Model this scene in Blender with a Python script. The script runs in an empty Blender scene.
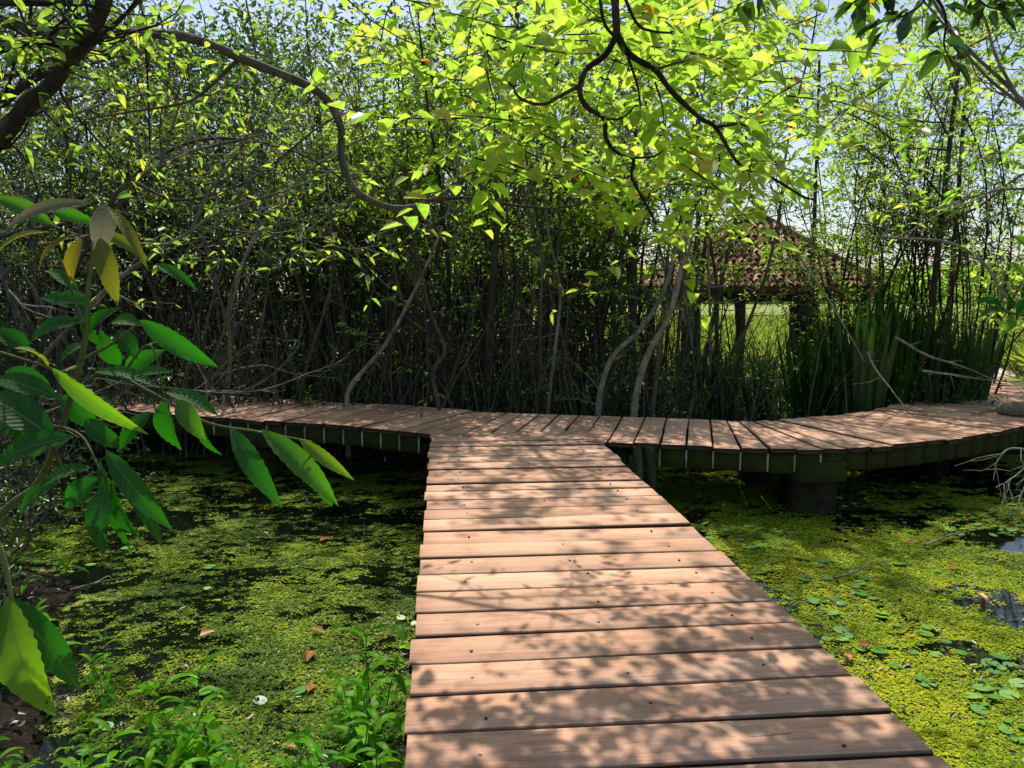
import bpy, math, random
import numpy as np
from mathutils import Vector
random.seed(7); rng = np.random.default_rng(7)
R = math.radians
C = bpy.context.scene.collection
EYE = 1.55; PITCH = R(6.6); F = 768.0
WZ = -0.70                                     # pond level; deck top is z = 0

# ------------------------------------------------------------------ helpers
def ray(x, y):
    a, b = (x-512)/F, -(y-384)/F
    return np.array([a, math.cos(PITCH)+b*math.sin(PITCH), -math.sin(PITCH)+b*math.cos(PITCH)])
def P(x, y, d):
    r = ray(x, y); return np.array([0, 0, EYE]) + r*(d/r[1])
def G(x, y, z=0.0):
    r = ray(x, y); return np.array([0, 0, EYE]) + r*((z-EYE)/r[2])
def cr(pts, n=6):                               # catmull-rom resample
    p = np.array(pts, float)
    if len(p) < 3: 
        return np.array([p[0]*(1-t)+p[-1]*t for t in np.linspace(0, 1, n+1)])
    q = np.vstack([2*p[0]-p[1], p, 2*p[-1]-p[-2]]); out = []
    for i in range(1, len(q)-2):
        a, b, c, d = q[i-1], q[i], q[i+1], q[i+2]
        for k in range(n):
            t = k/n
            out.append(.5*((2*b)+(-a+c)*t+(2*a-5*b+4*c-d)*t*t+(-a+3*b-3*c+d)*t**3))
    out.append(p[-1]); return np.array(out)
def unit(v): 
    v = np.asarray(v, float); return v/(np.linalg.norm(v, axis=-1, keepdims=True)+1e-9)

class MB:
    """collects geometry; build() links it as one mesh"""
    def __init__(s): s.v=[]; s.f=[]; s.n=0; s.a=[]; s.uv=[]; s.mi=[]; s.has_uv=False
    def add(s, v, f, a=0.5, uv=None, mi=0):
        v = np.asarray(v, float); f = np.asarray(f, int)
        s.v.append(v); s.f.append(f+s.n); s.n += len(v)
        s.a.append(np.broadcast_to(np.asarray(a, float), (len(v),)).copy())
        if uv is not None: s.has_uv = True; s.uv.append(np.asarray(uv, float))
        else: s.uv.append(np.zeros((len(v), 2)))
        s.mi.append(np.full(len(f), mi, int))
    def tube(s, path, rad, k=6, a=None, mi=0):
        p = np.asarray(path, float); m = len(p)
        r = np.broadcast_to(np.asarray(rad, float), (m,))
        if m > 5 and r.max() > .012: r = r*(1+rng.normal(0, .07, m))
        t = unit(np.gradient(p, axis=0))
        ref = np.array([0, 0, 1.]) if abs(t[:, 2]).mean() < .7 else np.array([1., 0.2, 0])
        n1 = unit(np.cross(t, ref)); n2 = np.cross(t, n1)
        an = np.linspace(0, 2*math.pi, k, endpoint=False)
        v = p[:, None, :] + r[:, None, None]*(np.cos(an)[None, :, None]*n1[:, None, :]+np.sin(an)[None, :, None]*n2[:, None, :])
        i = np.arange(m-1)[:, None]*k; j = np.arange(k)[None, :]; j2 = (j+1) % k
        f = np.stack([i+j, i+j2, i+k+j2, i+k+j], -1).reshape(-1, 4)
        s.add(v.reshape(-1, 3), f, random.random() if a is None else a, mi=mi)
        tip = p[-1]+t[-1]*r[-1]*.6
        s.add(np.vstack([v[-1], tip[None]]), np.array([[q, (q+1) % k, k, k] for q in range(k)]), random.random() if a is None else a, mi=mi)
    def leaves(s, base, d, L, W, up=None, fold=.25, a=None, droop=.15, mi=0):
        base = np.asarray(base, float); N = len(base)
        if N == 0: return
        d = unit(d)
        if up is None: up = unit(rng.normal(0, .45, (N, 3))+np.array([0, 0, 1.]))
        side = unit(np.cross(d, up)); up = np.cross(side, d)
        L = np.broadcast_to(L, (N,))[:, None]; W = np.broadcast_to(W, (N,))[:, None]
        dz = np.array([0, 0, -1.])
        tip = base+d*L+dz*L*droop
        l1 = base+d*L*.30-side*W*.5+up*W*fold; r1 = base+d*L*.30+side*W*.5+up*W*fold
        l2 = base+d*L*.68-side*W*.38+up*W*fold*.8+dz*L*droop*.4; r2 = base+d*L*.68+side*W*.38+up*W*fold*.8+dz*L*droop*.4
        v = np.stack([base, l1, l2, tip, r2, r1], 1).reshape(-1, 3)
        o = (np.arange(N)*6)[:, None]
        f = np.stack([o+np.array([0, 5, 4, 3]), o+np.array([0, 3, 2, 1])], 1).reshape(-1, 4)
        if a is None: a = rng.random(N)
        s.add(v, f, np.repeat(np.broadcast_to(a, (N,)), 6), mi=mi)
    def box(s, c, sx, sy, sz, rz=0, a=.5, mi=0):
        x, y, z = sx/2, sy/2, sz/2; b = min(.012, x*.3, y*.3, z*.3); vs = []
        for zz, ins in ((-z, b), (-z+b, 0), (z-b, 0), (z, b)):
            for (px, py) in ((-x+ins, -y+ins), (x-ins, -y+ins), (x-ins, y-ins), (-x+ins, y-ins)): vs.append((px, py, zz))
        v = np.array(vs); cc, ss = math.cos(rz), math.sin(rz)
        v = np.stack([v[:, 0]*cc-v[:, 1]*ss, v[:, 0]*ss+v[:, 1]*cc, v[:, 2]], 1)+np.asarray(c)
        f = [[3, 2, 1, 0], [12, 13, 14, 15]]
        for l in range(3):
            for q in range(4): f.append([l*4+q, l*4+(q+1) % 4, l*4+4+(q+1) % 4, l*4+4+q])
        s.add(v, f, a, mi=mi)
    def build(s, name, mats, parent=None, smooth=False, loc=None):
        me = bpy.data.meshes.new(name)
        V = np.vstack(s.v); Fc = np.vstack(s.f)
        if loc is not None: V = V-np.asarray(loc)
        tri = Fc[:, 2] == Fc[:, 3]
        cnt = np.where(tri, 3, 4); start = np.concatenate([[0], np.cumsum(cnt)[:-1]])
        mask = np.ones(Fc.shape, bool); mask[tri, 3] = False
        li = Fc[mask]
        me.vertices.add(len(V)); me.vertices.foreach_set('co', V.astype(np.float32).ravel())
        me.loops.add(len(li)); me.loops.foreach_set('vertex_index', li.astype(np.int32))
        me.polygons.add(len(Fc)); me.polygons.foreach_set('loop_start', start.astype(np.int32))
        if not isinstance(mats, (list, tuple)): mats = [mats]
        for m in mats: me.materials.append(m)
        me.polygons.foreach_set('material_index', np.concatenate(s.mi).astype(np.int32))
        me.update(calc_edges=True)
        at = me.attributes.new('v', 'FLOAT', 'POINT'); at.data.foreach_set('value', np.concatenate(s.a).astype(np.float32))
        if s.has_uv:
            u = me.uv_layers.new(name='UVMap'); UV = np.vstack(s.uv)[li]
            u.data.foreach_set('uv', UV.astype(np.float32).ravel())
        if smooth: me.polygons.foreach_set('use_smooth', np.ones(len(Fc), bool))
        me.validate(); me.update()
        o = bpy.data.objects.new(name, me); C.objects.link(o)
        if parent is not None: o.parent = parent
        elif loc is not None: o.location = loc
        return o
def tag(o, label=None, cat=None, group=None, kind=None):
    if label: o['label'] = label
    if cat: o['category'] = cat
    if group: o['group'] = group
    if kind: o['kind'] = kind
    return o
def thing(name, label, cat, loc=(0, 0, 0), group=None, rz=0, sc=1):
    o = bpy.data.objects.new(name, None); C.objects.link(o); o.empty_display_size = .2
    o.location = [float(q) for q in loc]; o.rotation_euler = (0, 0, rz); o.scale = (sc, sc, sc)
    return tag(o, label, cat, group)
def dup(root, loc, rz, sc=1, label=None, group=None, tilt=(0, 0)):
    r = root.copy(); C.objects.link(r); r.location = [float(q) for q in loc]
    r.rotation_euler = (tilt[0], tilt[1], rz); r.scale = (sc, sc, sc)
    if label: r['label'] = label
    if group: r['group'] = group
    for ch in list(root.children):
        c = ch.copy(); C.objects.link(c); c.parent = r
    return r

# ------------------------------------------------------------------ materials
def mat(name):
    m = bpy.data.materials.new(name); m.use_nodes = True; nt = m.node_tree; nt.nodes.clear()
    out = nt.nodes.new('ShaderNodeOutputMaterial'); return m, nt, out
def ramp(nt, fac, stops, interp='LINEAR'):
    r = nt.nodes.new('ShaderNodeValToRGB'); r.color_ramp.interpolation = interp
    e = r.color_ramp.elements
    while len(e) < len(stops): e.new(.5)
    for i, (p, c) in enumerate(stops): e[i].position = p; e[i].color = (*c, 1)
    nt.links.new(fac, r.inputs[0]); return r.outputs[0]
def noise(nt, scale, detail=4, vec=None, rough=.55, dist=0):
    n = nt.nodes.new('ShaderNodeTexNoise'); n.inputs['Scale'].default_value = scale; n.inputs['Detail'].default_value = detail
    n.inputs['Roughness'].default_value = rough; n.inputs['Distortion'].default_value = dist
    if vec is not None: nt.links.new(vec, n.inputs['Vector'])
    return n.outputs[0]
def coord(nt, which='Object', scale=None):
    t = nt.nodes.new('ShaderNodeTexCoord').outputs[which]
    if scale is None: return t
    m = nt.nodes.new('ShaderNodeMapping'); m.inputs['Scale'].default_value = scale
    nt.links.new(t, m.inputs[0]); return m.outputs[0]
def pos(nt): return nt.nodes.new('ShaderNodeNewGeometry').outputs['Position']
def attr(nt, name='v'):
    a = nt.nodes.new('ShaderNodeAttribute'); a.attribute_name = name; return a.outputs['Fac']
def math_(nt, op, a, b=0.0, clamp=False):
    n = nt.nodes.new('ShaderNodeMath'); n.operation = op; n.use_clamp = clamp
    for i, q in enumerate((a, b)):
        if isinstance(q, (int, float)): n.inputs[i].default_value = q
        else: nt.links.new(q, n.inputs[i])
    return n.outputs[0]
def mixc(nt, fac, a, b, mode='MIX'):
    n = nt.nodes.new('ShaderNodeMixRGB'); n.blend_type = mode
    for i, q in enumerate((fac, a, b)):
        if isinstance(q, (int, float)): n.inputs[i].default_value = q
        elif isinstance(q, tuple): n.inputs[i].default_value = (*q, 1)
        else: nt.links.new(q, n.inputs[i])
    return n.outputs[0]
def bsdf(nt, out, col, rough=.8, spec=.3, bump=None, bstr=.3, bdist=.01, coat=0):
    b = nt.nodes.new('ShaderNodeBsdfPrincipled')
    if isinstance(col, tuple): b.inputs['Base Color'].default_value = (*col, 1)
    else: nt.links.new(col, b.inputs['Base Color'])
    if isinstance(rough, (int, float)): b.inputs['Roughness'].default_value = rough
    else: nt.links.new(rough, b.inputs['Roughness'])
    b.inputs['Specular IOR Level'].default_value = spec
    if bump is not None:
        bn = nt.nodes.new('ShaderNodeBump'); bn.inputs['Strength'].default_value = bstr; bn.inputs['Distance'].default_value = bdist
        nt.links.new(bump, bn.inputs['Height']); nt.links.new(bn.outputs[0], b.inputs['Normal'])
    nt.links.new(b.outputs[0], out.inputs[0]); return b
def leaf_mat(name, stops, tstops, gl=.06, tr=.5, veins=False, rough=.4):
    m, nt, out = mat(name)
    v = attr(nt)
    if not veins:
        oi = nt.nodes.new('ShaderNodeObjectInfo').outputs['Random']
        v = math_(nt, 'FRACT', math_(nt, 'ADD', math_(nt, 'MULTIPLY', v, .93), math_(nt, 'MULTIPLY', oi, .0)))
    c1 = ramp(nt, v, stops); c2 = ramp(nt, v, tstops)
    if not veins:
        mot = ramp(nt, noise(nt, 26, 2, coord(nt, 'Object')), [(.3, (.62, .66, .6)), (.65, (1.1, 1.08, 1))]); c1 = mixc(nt, 1, c1, mot, 'MULTIPLY'); c2 = mixc(nt, 1, c2, mot, 'MULTIPLY')
    if veins:
        uv = coord(nt, 'UV'); sx = nt.nodes.new('ShaderNodeSeparateXYZ'); nt.links.new(uv, sx.inputs[0])
        # u across (-1..1 stored 0..1), v along : chevron veins and a pale midrib
        au = math_(nt, 'ABSOLUTE', math_(nt, 'SUBTRACT', sx.outputs[0], .5))
        w = math_(nt, 'SINE', math_(nt, 'MULTIPLY', math_(nt, 'SUBTRACT', sx.outputs[1], math_(nt, 'MULTIPLY', au, .28)), 92))
        ve = math_(nt, 'MULTIPLY', math_(nt, 'POWER', math_(nt, 'ABSOLUTE', w), 9), .25)
        mid = math_(nt, 'LESS_THAN', au, .025)
        vv = math_(nt, 'MAXIMUM', ve, math_(nt, 'MULTIPLY', mid, .6))
        nz = noise(nt, 26, 3, coord(nt, 'Object'))
        c1 = mixc(nt, math_(nt, 'MULTIPLY', nz, .5), c1, (.03, .04, .01)); 
        c1 = mixc(nt, vv, c1, (.25, .36, .10)); c2 = mixc(nt, math_(nt, 'MULTIPLY', vv, .6), c2, (.02, .05, .0))
        sp = math_(nt, 'GREATER_THAN', noise(nt, 48, 2, coord(nt, 'Object')), .72)
        c1 = mixc(nt, sp, c1, (.16, .10, .03)); c2 = mixc(nt, sp, c2, (.12, .07, .01))
    d = nt.nodes.new('ShaderNodeBsdfDiffuse'); nt.links.new(c1, d.inputs[0])
    t = nt.nodes.new('ShaderNodeBsdfTranslucent'); nt.links.new(c2, t.inputs[0])
    g = nt.nodes.new('ShaderNodeBsdfGlossy'); g.inputs['Roughness'].default_value = rough
    m1 = nt.nodes.new('ShaderNodeMixShader'); m1.inputs[0].default_value = tr
    nt.links.new(d.outputs[0], m1.inputs[1]); nt.links.new(t.outputs[0], m1.inputs[2])
    m2 = nt.nodes.new('ShaderNodeMixShader'); m2.inputs[0].default_value = gl
    nt.links.new(m1.outputs[0], m2.inputs[1]); nt.links.new(g.outputs[0], m2.inputs[2])
    nt.links.new(m2.outputs[0], out.inputs[0])
    if veins:
        bn = nt.nodes.new('ShaderNodeBump'); bn.inputs['Strength'].default_value = .3; bn.inputs['Distance'].default_value = .002
        nt.links.new(w, bn.inputs['Height']); nt.links.new(bn.outputs[0], d.inputs['Normal']); nt.links.new(bn.outputs[0], g.inputs['Normal'])
    return m
OR = (.75, .27, .02)
M = {}
M['leaf_sun'] = leaf_mat('bright_leaf', [(0, (.06, .13, .015)), (.6, (.10, .19, .02)), (.93, (.20, .24, .02)), (.965, (.55, .22, .03))],
    [(0, (.36, .68, .05)), (.5, (.64, .94, .08)), (.93, (.95, .95, .14)), (.965, (.98, .42, .03))], tr=.68, gl=.04)
M['leaf_mid'] = leaf_mat('canopy_leaf', [(0, (.05, .10, .02)), (.6, (.10, .18, .04)), (.96, (.13, .17, .03)), (.985, (.4, .16, .03))],
    [(0, (.26, .52, .04)), (.6, (.54, .88, .08)), (.96, (.92, .92, .10)), (.985, (.95, .38, .03))], tr=.68, gl=.05)
M['leaf_olive'] = leaf_mat('olive_leaf', [(0, (.04, .055, .02)), (.7, (.10, .12, .045)), (1, (.2, .2, .09))], [(0, (.10, .20, .02)), (.7, (.26, .40, .04)), (1, (.6, .6, .08))], tr=.48, gl=.07)
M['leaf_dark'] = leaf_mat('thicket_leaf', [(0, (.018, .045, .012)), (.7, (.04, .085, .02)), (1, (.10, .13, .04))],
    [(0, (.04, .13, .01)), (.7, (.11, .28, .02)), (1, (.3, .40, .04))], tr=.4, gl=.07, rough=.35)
M['leaf_weed'] = leaf_mat('weed_leaf', [(0, (.08, .26, .010)), (.6, (.16, .44, .015)), (1, (.28, .50, .02))],
    [(0, (.16, .62, .02)), (.6, (.32, .88, .03)), (1, (.6, .92, .05))], tr=.55, gl=.008)
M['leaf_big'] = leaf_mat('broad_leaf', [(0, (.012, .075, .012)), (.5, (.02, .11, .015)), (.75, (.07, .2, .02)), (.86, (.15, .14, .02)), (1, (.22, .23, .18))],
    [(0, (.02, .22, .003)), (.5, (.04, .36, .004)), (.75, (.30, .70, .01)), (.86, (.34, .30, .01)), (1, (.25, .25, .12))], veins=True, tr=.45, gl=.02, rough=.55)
M['sword'] = leaf_mat('sword_leaf', [(0, (.012, .045, .010)), (.8, (.04, .11, .018)), (1, (.12, .2, .04))],
    [(0, (.03, .11, .008)), (.8, (.10, .28, .02)), (1, (.35, .5, .05))], tr=.3, gl=.04)
M['grass'] = leaf_mat('meadow_grass', [(0, (.09, .16, .02)), (.6, (.16, .24, .03)), (1, (.32, .32, .07))],
    [(0, (.3, .48, .04)), (.6, (.5, .66, .06)), (1, (.75, .7, .15))], tr=.5)
M['duck'] = leaf_mat('duckweed', [(0, (.05, .11, .006)), (.35, (.20, .31, .010)), (.75, (.46, .49, .015)), (1, (.58, .46, .03))],
    [(0, (.06, .14, .01)), (1, (.2, .25, .02))], tr=.08, gl=.012, rough=.6)
M['pad'] = leaf_mat('floating_pad', [(0, (.06, .22, .02)), (1, (.20, .40, .04))], [(0, (.1, .3, .03)), (1, (.1, .3, .03))], tr=.1, gl=.08)
M['orange'] = leaf_mat('fallen_orange_leaf', [(0, (.42, .10, .02)), (.6, (.62, .20, .05)), (1, (.5, .33, .14))], [(0, (.5, .15, .02)), (1, (.6, .3, .05))], tr=.3)
M['litter'] = leaf_mat('dry_leaf_litter', [(0, (.03, .02, .012)), (.75, (.08, .05, .03)), (1, (.30, .20, .12))], [(0, (.06, .04, .02)), (1, (.2, .12, .05))], tr=.15)

def bark(name, a, b, sc=14):
    m, nt, out = mat(name)
    n = noise(nt, sc, 6, coord(nt, 'Object', (1, 1, .25)), .65); n2 = noise(nt, 3.5, 3, coord(nt, 'Object'))
    c = ramp(nt, n, [(.3, a), (.72, b)])
    c = mixc(nt, math_(nt, 'MULTIPLY', math_(nt, 'GREATER_THAN', n2, .55), .45), c, (.10, .12, .06))
    vv = attr(nt); c = mixc(nt, 1, c, ramp(nt, vv, [(0, (.55, .55, .55)), (1, (1.25, 1.2, 1.1))]), 'MULTIPLY')
    li = noise(nt, 9, 5, coord(nt, 'Object'), .7); c = mixc(nt, math_(nt, 'MULTIPLY', math_(nt, 'SUBTRACT', li, .58, True), 5, True), c, tuple(min(.5, q*1.9) for q in b))
    n4 = noise(nt, 40, 5, coord(nt, 'Object'), .7); c = mixc(nt, math_(nt, 'MULTIPLY', math_(nt, 'SUBTRACT', .46, n4, True), 4, True), c, tuple(q*.5 for q in a))
    bsdf(nt, out, c, .85, .2, math_(nt, 'ADD', n, n4), .9, .012); return m
M['bark'] = bark('grey_bark', (.05, .042, .033), (.22, .19, .15))
M['bark_pale'] = bark('pale_bark', (.14, .12, .09), (.46, .42, .34))
M['bark_dark'] = bark('dark_bark', (.022, .018, .014), (.085, .07, .055))
M['dead'] = bark('dead_wood', (.20, .17, .14), (.55, .50, .44))
M['stalk'] = bark('green_stalk', (.08, .10, .03), (.20, .26, .08))

def wood():
    m, nt, out = mat('weathered_plank'); uv = coord(nt, 'UV')
    mp = nt.nodes.new('ShaderNodeMapping'); mp.inputs['Scale'].default_value = (2.2, 42, 1); nt.links.new(uv, mp.inputs[0])
    g = noise(nt, 1.0, 7, mp.outputs[0], .62, .6)
    mp2 = nt.nodes.new('ShaderNodeMapping'); mp2.inputs['Scale'].default_value = (.9, 5, 1); nt.links.new(uv, mp2.inputs[0])
    g2 = noise(nt, 1.5, 4, mp2.outputs[0], .6)
    c = ramp(nt, g, [(.22, (.40, .21, .135)), (.5, (.70, .355, .215)), (.78, (.88, .53, .36))])
    c = mixc(nt, ramp(nt, g2, [(.35, (.0, .0, .0)), (.75, (.55, .55, .55))]), c, (.84, .60, .43))
    st = noise(nt, 2.3, 5, pos(nt), .6)
    c = mixc(nt, math_(nt, 'MULTIPLY', math_(nt, 'SUBTRACT', .47, st, True), 3.2, True), c, (.24, .135, .085))
    c = mixc(nt, 1, c, ramp(nt, attr(nt), [(0, (.74, .72, .70)), (.5, (.96, .96, .96)), (1, (1.12, 1.13, 1.15))]), 'MULTIPLY')
    mp3 = nt.nodes.new('ShaderNodeMapping'); mp3.inputs['Scale'].default_value = (1.3, 30, 1); nt.links.new(uv, mp3.inputs[0])
    ck = noise(nt, 2.0, 3, mp3.outputs[0], .5, 1.2)
    crk = math_(nt, 'MULTIPLY', math_(nt, 'SUBTRACT', ck, .69, True), 14, True); c = mixc(nt, math_(nt, 'MULTIPLY', crk, .8), c, (.07, .04, .03))
    fs = noise(nt, 60, 3, pos(nt), .6); c = mixc(nt, math_(nt, 'MULTIPLY', math_(nt, 'SUBTRACT', .42, fs, True), 2.5, True), c, (.20, .12, .08))
    gs = noise(nt, .9, 4, pos(nt), .6); c = mixc(nt, math_(nt, 'MULTIPLY', math_(nt, 'SUBTRACT', gs, .52, True), 2.2, True), c, (.52, .33, .22))
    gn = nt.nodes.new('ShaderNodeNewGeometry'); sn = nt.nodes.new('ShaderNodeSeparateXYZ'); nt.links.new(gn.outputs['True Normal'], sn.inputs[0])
    c = mixc(nt, math_(nt, 'MULTIPLY', math_(nt, 'SUBTRACT', .9, sn.outputs[2], True), 3, True), c, (.06, .035, .022))  # weathered plank sides, darkened to paint shade into the gaps
    hh = math_(nt, 'SUBTRACT', g, math_(nt, 'MULTIPLY', crk, .8))
    bsdf(nt, out, c, .75, .25, hh, .7, .005); return m
M['wood'] = wood()
def mossy(name, a, b, mossf=.9):
    m, nt, out = mat(name); n = noise(nt, 7, 6, pos(nt), .65); n2 = noise(nt, 2.2, 4, pos(nt))
    c = ramp(nt, n, [(.3, a), (.7, b)])
    c = mixc(nt, math_(nt, 'MULTIPLY', math_(nt, 'SUBTRACT', n2, .5-mossf*.2, True), 4, True), c, (.05, .055, .010))
    bsdf(nt, out, c, .9, .15, n, .6, .01); return m
M['fascia'] = mossy('mossy_board', (.025, .022, .01), (.075, .065, .03))
M['pier'] = mossy('mossy_concrete', (.012, .010, .006), (.040, .033, .020), .1)
M['light_slit'] = bark('painted_light_slit', (.5, .46, .38), (.8, .76, .66))  # pale colour stands in for sunlight showing through the fascia gaps
m, nt, out = mat('rusty_nail'); bsdf(nt, out, (.05, .03, .025), .5, .5); M['nail'] = m

def ground_mat():
    m, nt, out = mat('soil'); p = pos(nt)
    n = noise(nt, 3.0, 8, p, .7); n2 = noise(nt, 22, 5, p, .7); n3 = noise(nt, .25, 4, p)
    soil = ramp(nt, n2, [(.3, (.010, .009, .006)), (.6, (.03, .024, .016)), (.8, (.08, .06, .035))])
    soil = mixc(nt, math_(nt, 'MULTIPLY', math_(nt, 'SUBTRACT', n, .55, True), 4, True), soil, (.05, .08, .02))
    gr = ramp(nt, n2, [(.3, (.13, .19, .03)), (.7, (.26, .32, .06))]); gr = mixc(nt, n3, gr, (.34, .36, .12))
    s = nt.nodes.new('ShaderNodeSeparateXYZ'); nt.links.new(p, s.inputs[0])
    # open meadow lies beyond the thicket on the right, everywhere far away
    f = math_(nt, 'ADD', math_(nt, 'MULTIPLY', math_(nt, 'SUBTRACT', s.outputs[1], 14.5), .5), math_(nt, 'MULTIPLY', math_(nt, 'SUBTRACT', n, .5), 2), True)
    g2 = math_(nt, 'ADD', math_(nt, 'MULTIPLY', math_(nt, 'SUBTRACT', s.outputs[0], 1.5), .5), math_(nt, 'MULTIPLY', math_(nt, 'SUBTRACT', s.outputs[1], 30, True), 1), True)
    c = mixc(nt, math_(nt, 'MULTIPLY', f, g2), soil, gr)
    bsdf(nt, out, c, .95, .1, n2, .8, .03); return m
M['ground'] = ground_mat()
def water_mat():
    m, nt, out = mat('pond'); p = pos(nt)
    d = attr(nt); n1 = noise(nt, 16, 4, p, .65)
    vo = nt.nodes.new('ShaderNodeTexVoronoi'); vo.inputs['Scale'].default_value = 95; nt.links.new(p, vo.inputs['Vector'])
    sc_ = nt.nodes.new('ShaderNodeSeparateColor'); nt.links.new(vo.outputs['Color'], sc_.inputs[0])
    cov = math_(nt, 'MULTIPLY', math_(nt, 'SUBTRACT', math_(nt, 'ADD', d, math_(nt, 'MULTIPLY', math_(nt, 'SUBTRACT', n1, .5), .45)), .385), 9, True)
    cell = math_(nt, 'LESS_THAN', vo.outputs['Distance'], math_(nt, 'MULTIPLY', cov, .62))
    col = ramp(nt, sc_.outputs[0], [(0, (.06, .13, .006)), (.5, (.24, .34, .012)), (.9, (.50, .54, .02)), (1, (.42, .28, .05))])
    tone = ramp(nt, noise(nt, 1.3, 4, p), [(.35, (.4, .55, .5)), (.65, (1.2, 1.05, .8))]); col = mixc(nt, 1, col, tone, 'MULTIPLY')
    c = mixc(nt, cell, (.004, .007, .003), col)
    rg = math_(nt, 'ADD', .05, math_(nt, 'MULTIPLY', cell, .7))
    h = math_(nt, 'ADD', math_(nt, 'MULTIPLY', cell, math_(nt, 'SUBTRACT', 1, vo.outputs['Distance'])), math_(nt, 'MULTIPLY', noise(nt, 9, 2, p), .12))
    bsdf(nt, out, c, rg, .5, h, .6, .006); return m
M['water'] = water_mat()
def tile_mat():
    m, nt, out = mat('clay_tile'); n = noise(nt, 3, 5, coord(nt, 'Object')); 
    c = ramp(nt, attr(nt), [(0, (.16, .07, .05)), (.5, (.46, .22, .16)), (.85, (.70, .40, .31)), (1, (.8, .6, .5))])
    c = mixc(nt, math_(nt, 'MULTIPLY', math_(nt, 'SUBTRACT', n, .48, True), 3, True), c, (.07, .07, .04))
    bsdf(nt, out, c, .9, .15); return m
M['tile'] = tile_mat()
m, nt, out = mat('sandy_path'); n = noise(nt, 9, 6, pos(nt)); bsdf(nt, out, ramp(nt, n, [(.3, (.55, .43, .36)), (.7, (.80, .70, .62))]), .95, .1, n, .5, .02); M['path'] = m

# ------------------------------------------------------------------ setting
def vnoise(x, y, s=1.0, seed=0):               # cheap smooth value noise, vectorised
    x = np.asarray(x)*s+seed*13.7; y = np.asarray(y)*s+seed*7.3
    xi = np.floor(x).astype(int); yi = np.floor(y).astype(int); fx = x-xi; fy = y-yi
    fx = fx*fx*(3-2*fx); fy = fy*fy*(3-2*fy)
    def h(a, b):
        n = (a*374761393+b*668265263+seed*974711) & 0xffffffff; n = ((n ^ (n >> 13))*1274126177) & 0xffffffff
        return ((n ^ (n >> 16)) & 0xffff)/65535.
    return (h(xi, yi)*(1-fx)+h(xi+1, yi)*fx)*(1-fy)+(h(xi, yi+1)*(1-fx)+h(xi+1, yi+1)*fx)*fy
def fbm(x, y, s, seed=0): return .5*vnoise(x, y, s, seed)+.3*vnoise(x, y, s*2.1, seed+1)+.2*vnoise(x, y, s*4.3, seed+2)
def sstep(a, b, x): t = np.clip((x-a)/(b-a), 0, 1); return t*t*(3-2*t)
def bank(x, y):                                 # 1 on land, 0 in the pond
    n = (fbm(x, y, .9, 3)-.5)*1.3
    left = sstep(.3, -.5, x+1.95+.46*(y-3)+n*.8)*sstep(7.0, 5.6, y+n)      # lower-left bank
    farleft = sstep(-5.0, -6.2, x+n)
    back = sstep(10.2, 11.0, y+n*.6-.02*x*x*0)
    near = sstep(1.9, 1.3, y+n*.3)
    right = sstep(7.0, 8.2, x+n)
    return np.clip(np.maximum.reduce([left, farleft, back, near, right]), 0, 1)
def ground_h(x, y):
    b = bank(x, y); h = -1.05+b*(.43+.10*(fbm(x, y, 2.2, 9)-.5))
    h = h+sstep(8, 12, x*.7+y*.5-1.5)*sstep(3.5, 8, x)*sstep(9, 12.5, y)*.42
    return h
ax = np.concatenate([np.linspace(-400, -30, 14)[:-1], np.linspace(-30, -9, 22)[:-1], np.linspace(-9, 12, 150)[:-1], np.linspace(12, 40, 24)[:-1], np.linspace(40, 400, 14)])
ay = np.concatenate([np.linspace(-60, -3, 12)[:-1], np.linspace(-3, 16, 140)[:-1], np.linspace(16, 50, 40)[:-1], np.linspace(50, 900, 24)])
X, Y = np.meshgrid(ax, ay); Z = ground_h(X, Y)
nx, ny = len(ax), len(ay)
i, j = np.meshgrid(np.arange(nx-1), np.arange(ny-1)); b0 = (j*nx+i).ravel()
g = MB(); g.add(np.stack([X.ravel(), Y.ravel(), Z.ravel()], 1), np.stack([b0, b0+1, b0+nx+1, b0+nx], 1))
tag(g.build('ground', M['ground'], smooth=True), kind='structure')

# ------------------------------------------------------------------ boardwalks
def plank(mb, a, b, wa, wb, th=.045, z=0, seg=10, tone=None):
    """a,b = end centres (2d), wa/wb = widths at the ends; irregular edges, chamfered top"""
    a = np.array(a[:2]); b = np.array(b[:2]); d = unit(b-a); n = np.array([-d[1], d[0]]); L = np.linalg.norm(b-a)
    tone = random.random() if tone is None else tone; off = random.random()*40
    e1 = np.cumsum(rng.normal(0, .0022, seg+1)); e2 = np.cumsum(rng.normal(0, .0022, seg+1)); e1 -= e1.mean(); e2 -= e2.mean()
    warp = rng.normal(0, .004)+np.linspace(-1, 1, seg+1)*rng.normal(0, .003)
    tl = rng.normal(0, .0025)
    vs = []; uv = []
    for k in range(seg+1):
        t = k/seg; c = a*(1-t)+b*t; w = (wa*(1-t)+wb*t)/2; l = -w+e1[k]; r = w+e2[k]; zz = z+warp[k]
        for (o, h) in ((l, -th), (l, -.008), (l+.008, 0), (r-.008, 0), (r, -.008), (r, -th)):
            q = c+n*o; vs.append((q[0], q[1], zz+h+tl*o/w)); uv.append((t*L+off, o+off))
    f = []
    for k in range(seg):
        for s in range(6): s2 = (s+1) % 6; f.append([k*6+s, k*6+s2, k*6+6+s2, k*6+6+s])
    e = seg*6
    f += [[0, 1, 4, 5], [1, 2, 3, 4], [e+5, e+4, e+1, e], [e+4, e+3, e+2, e+1]]
    mb.add(vs, f, tone, uv)
    return d, n
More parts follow.
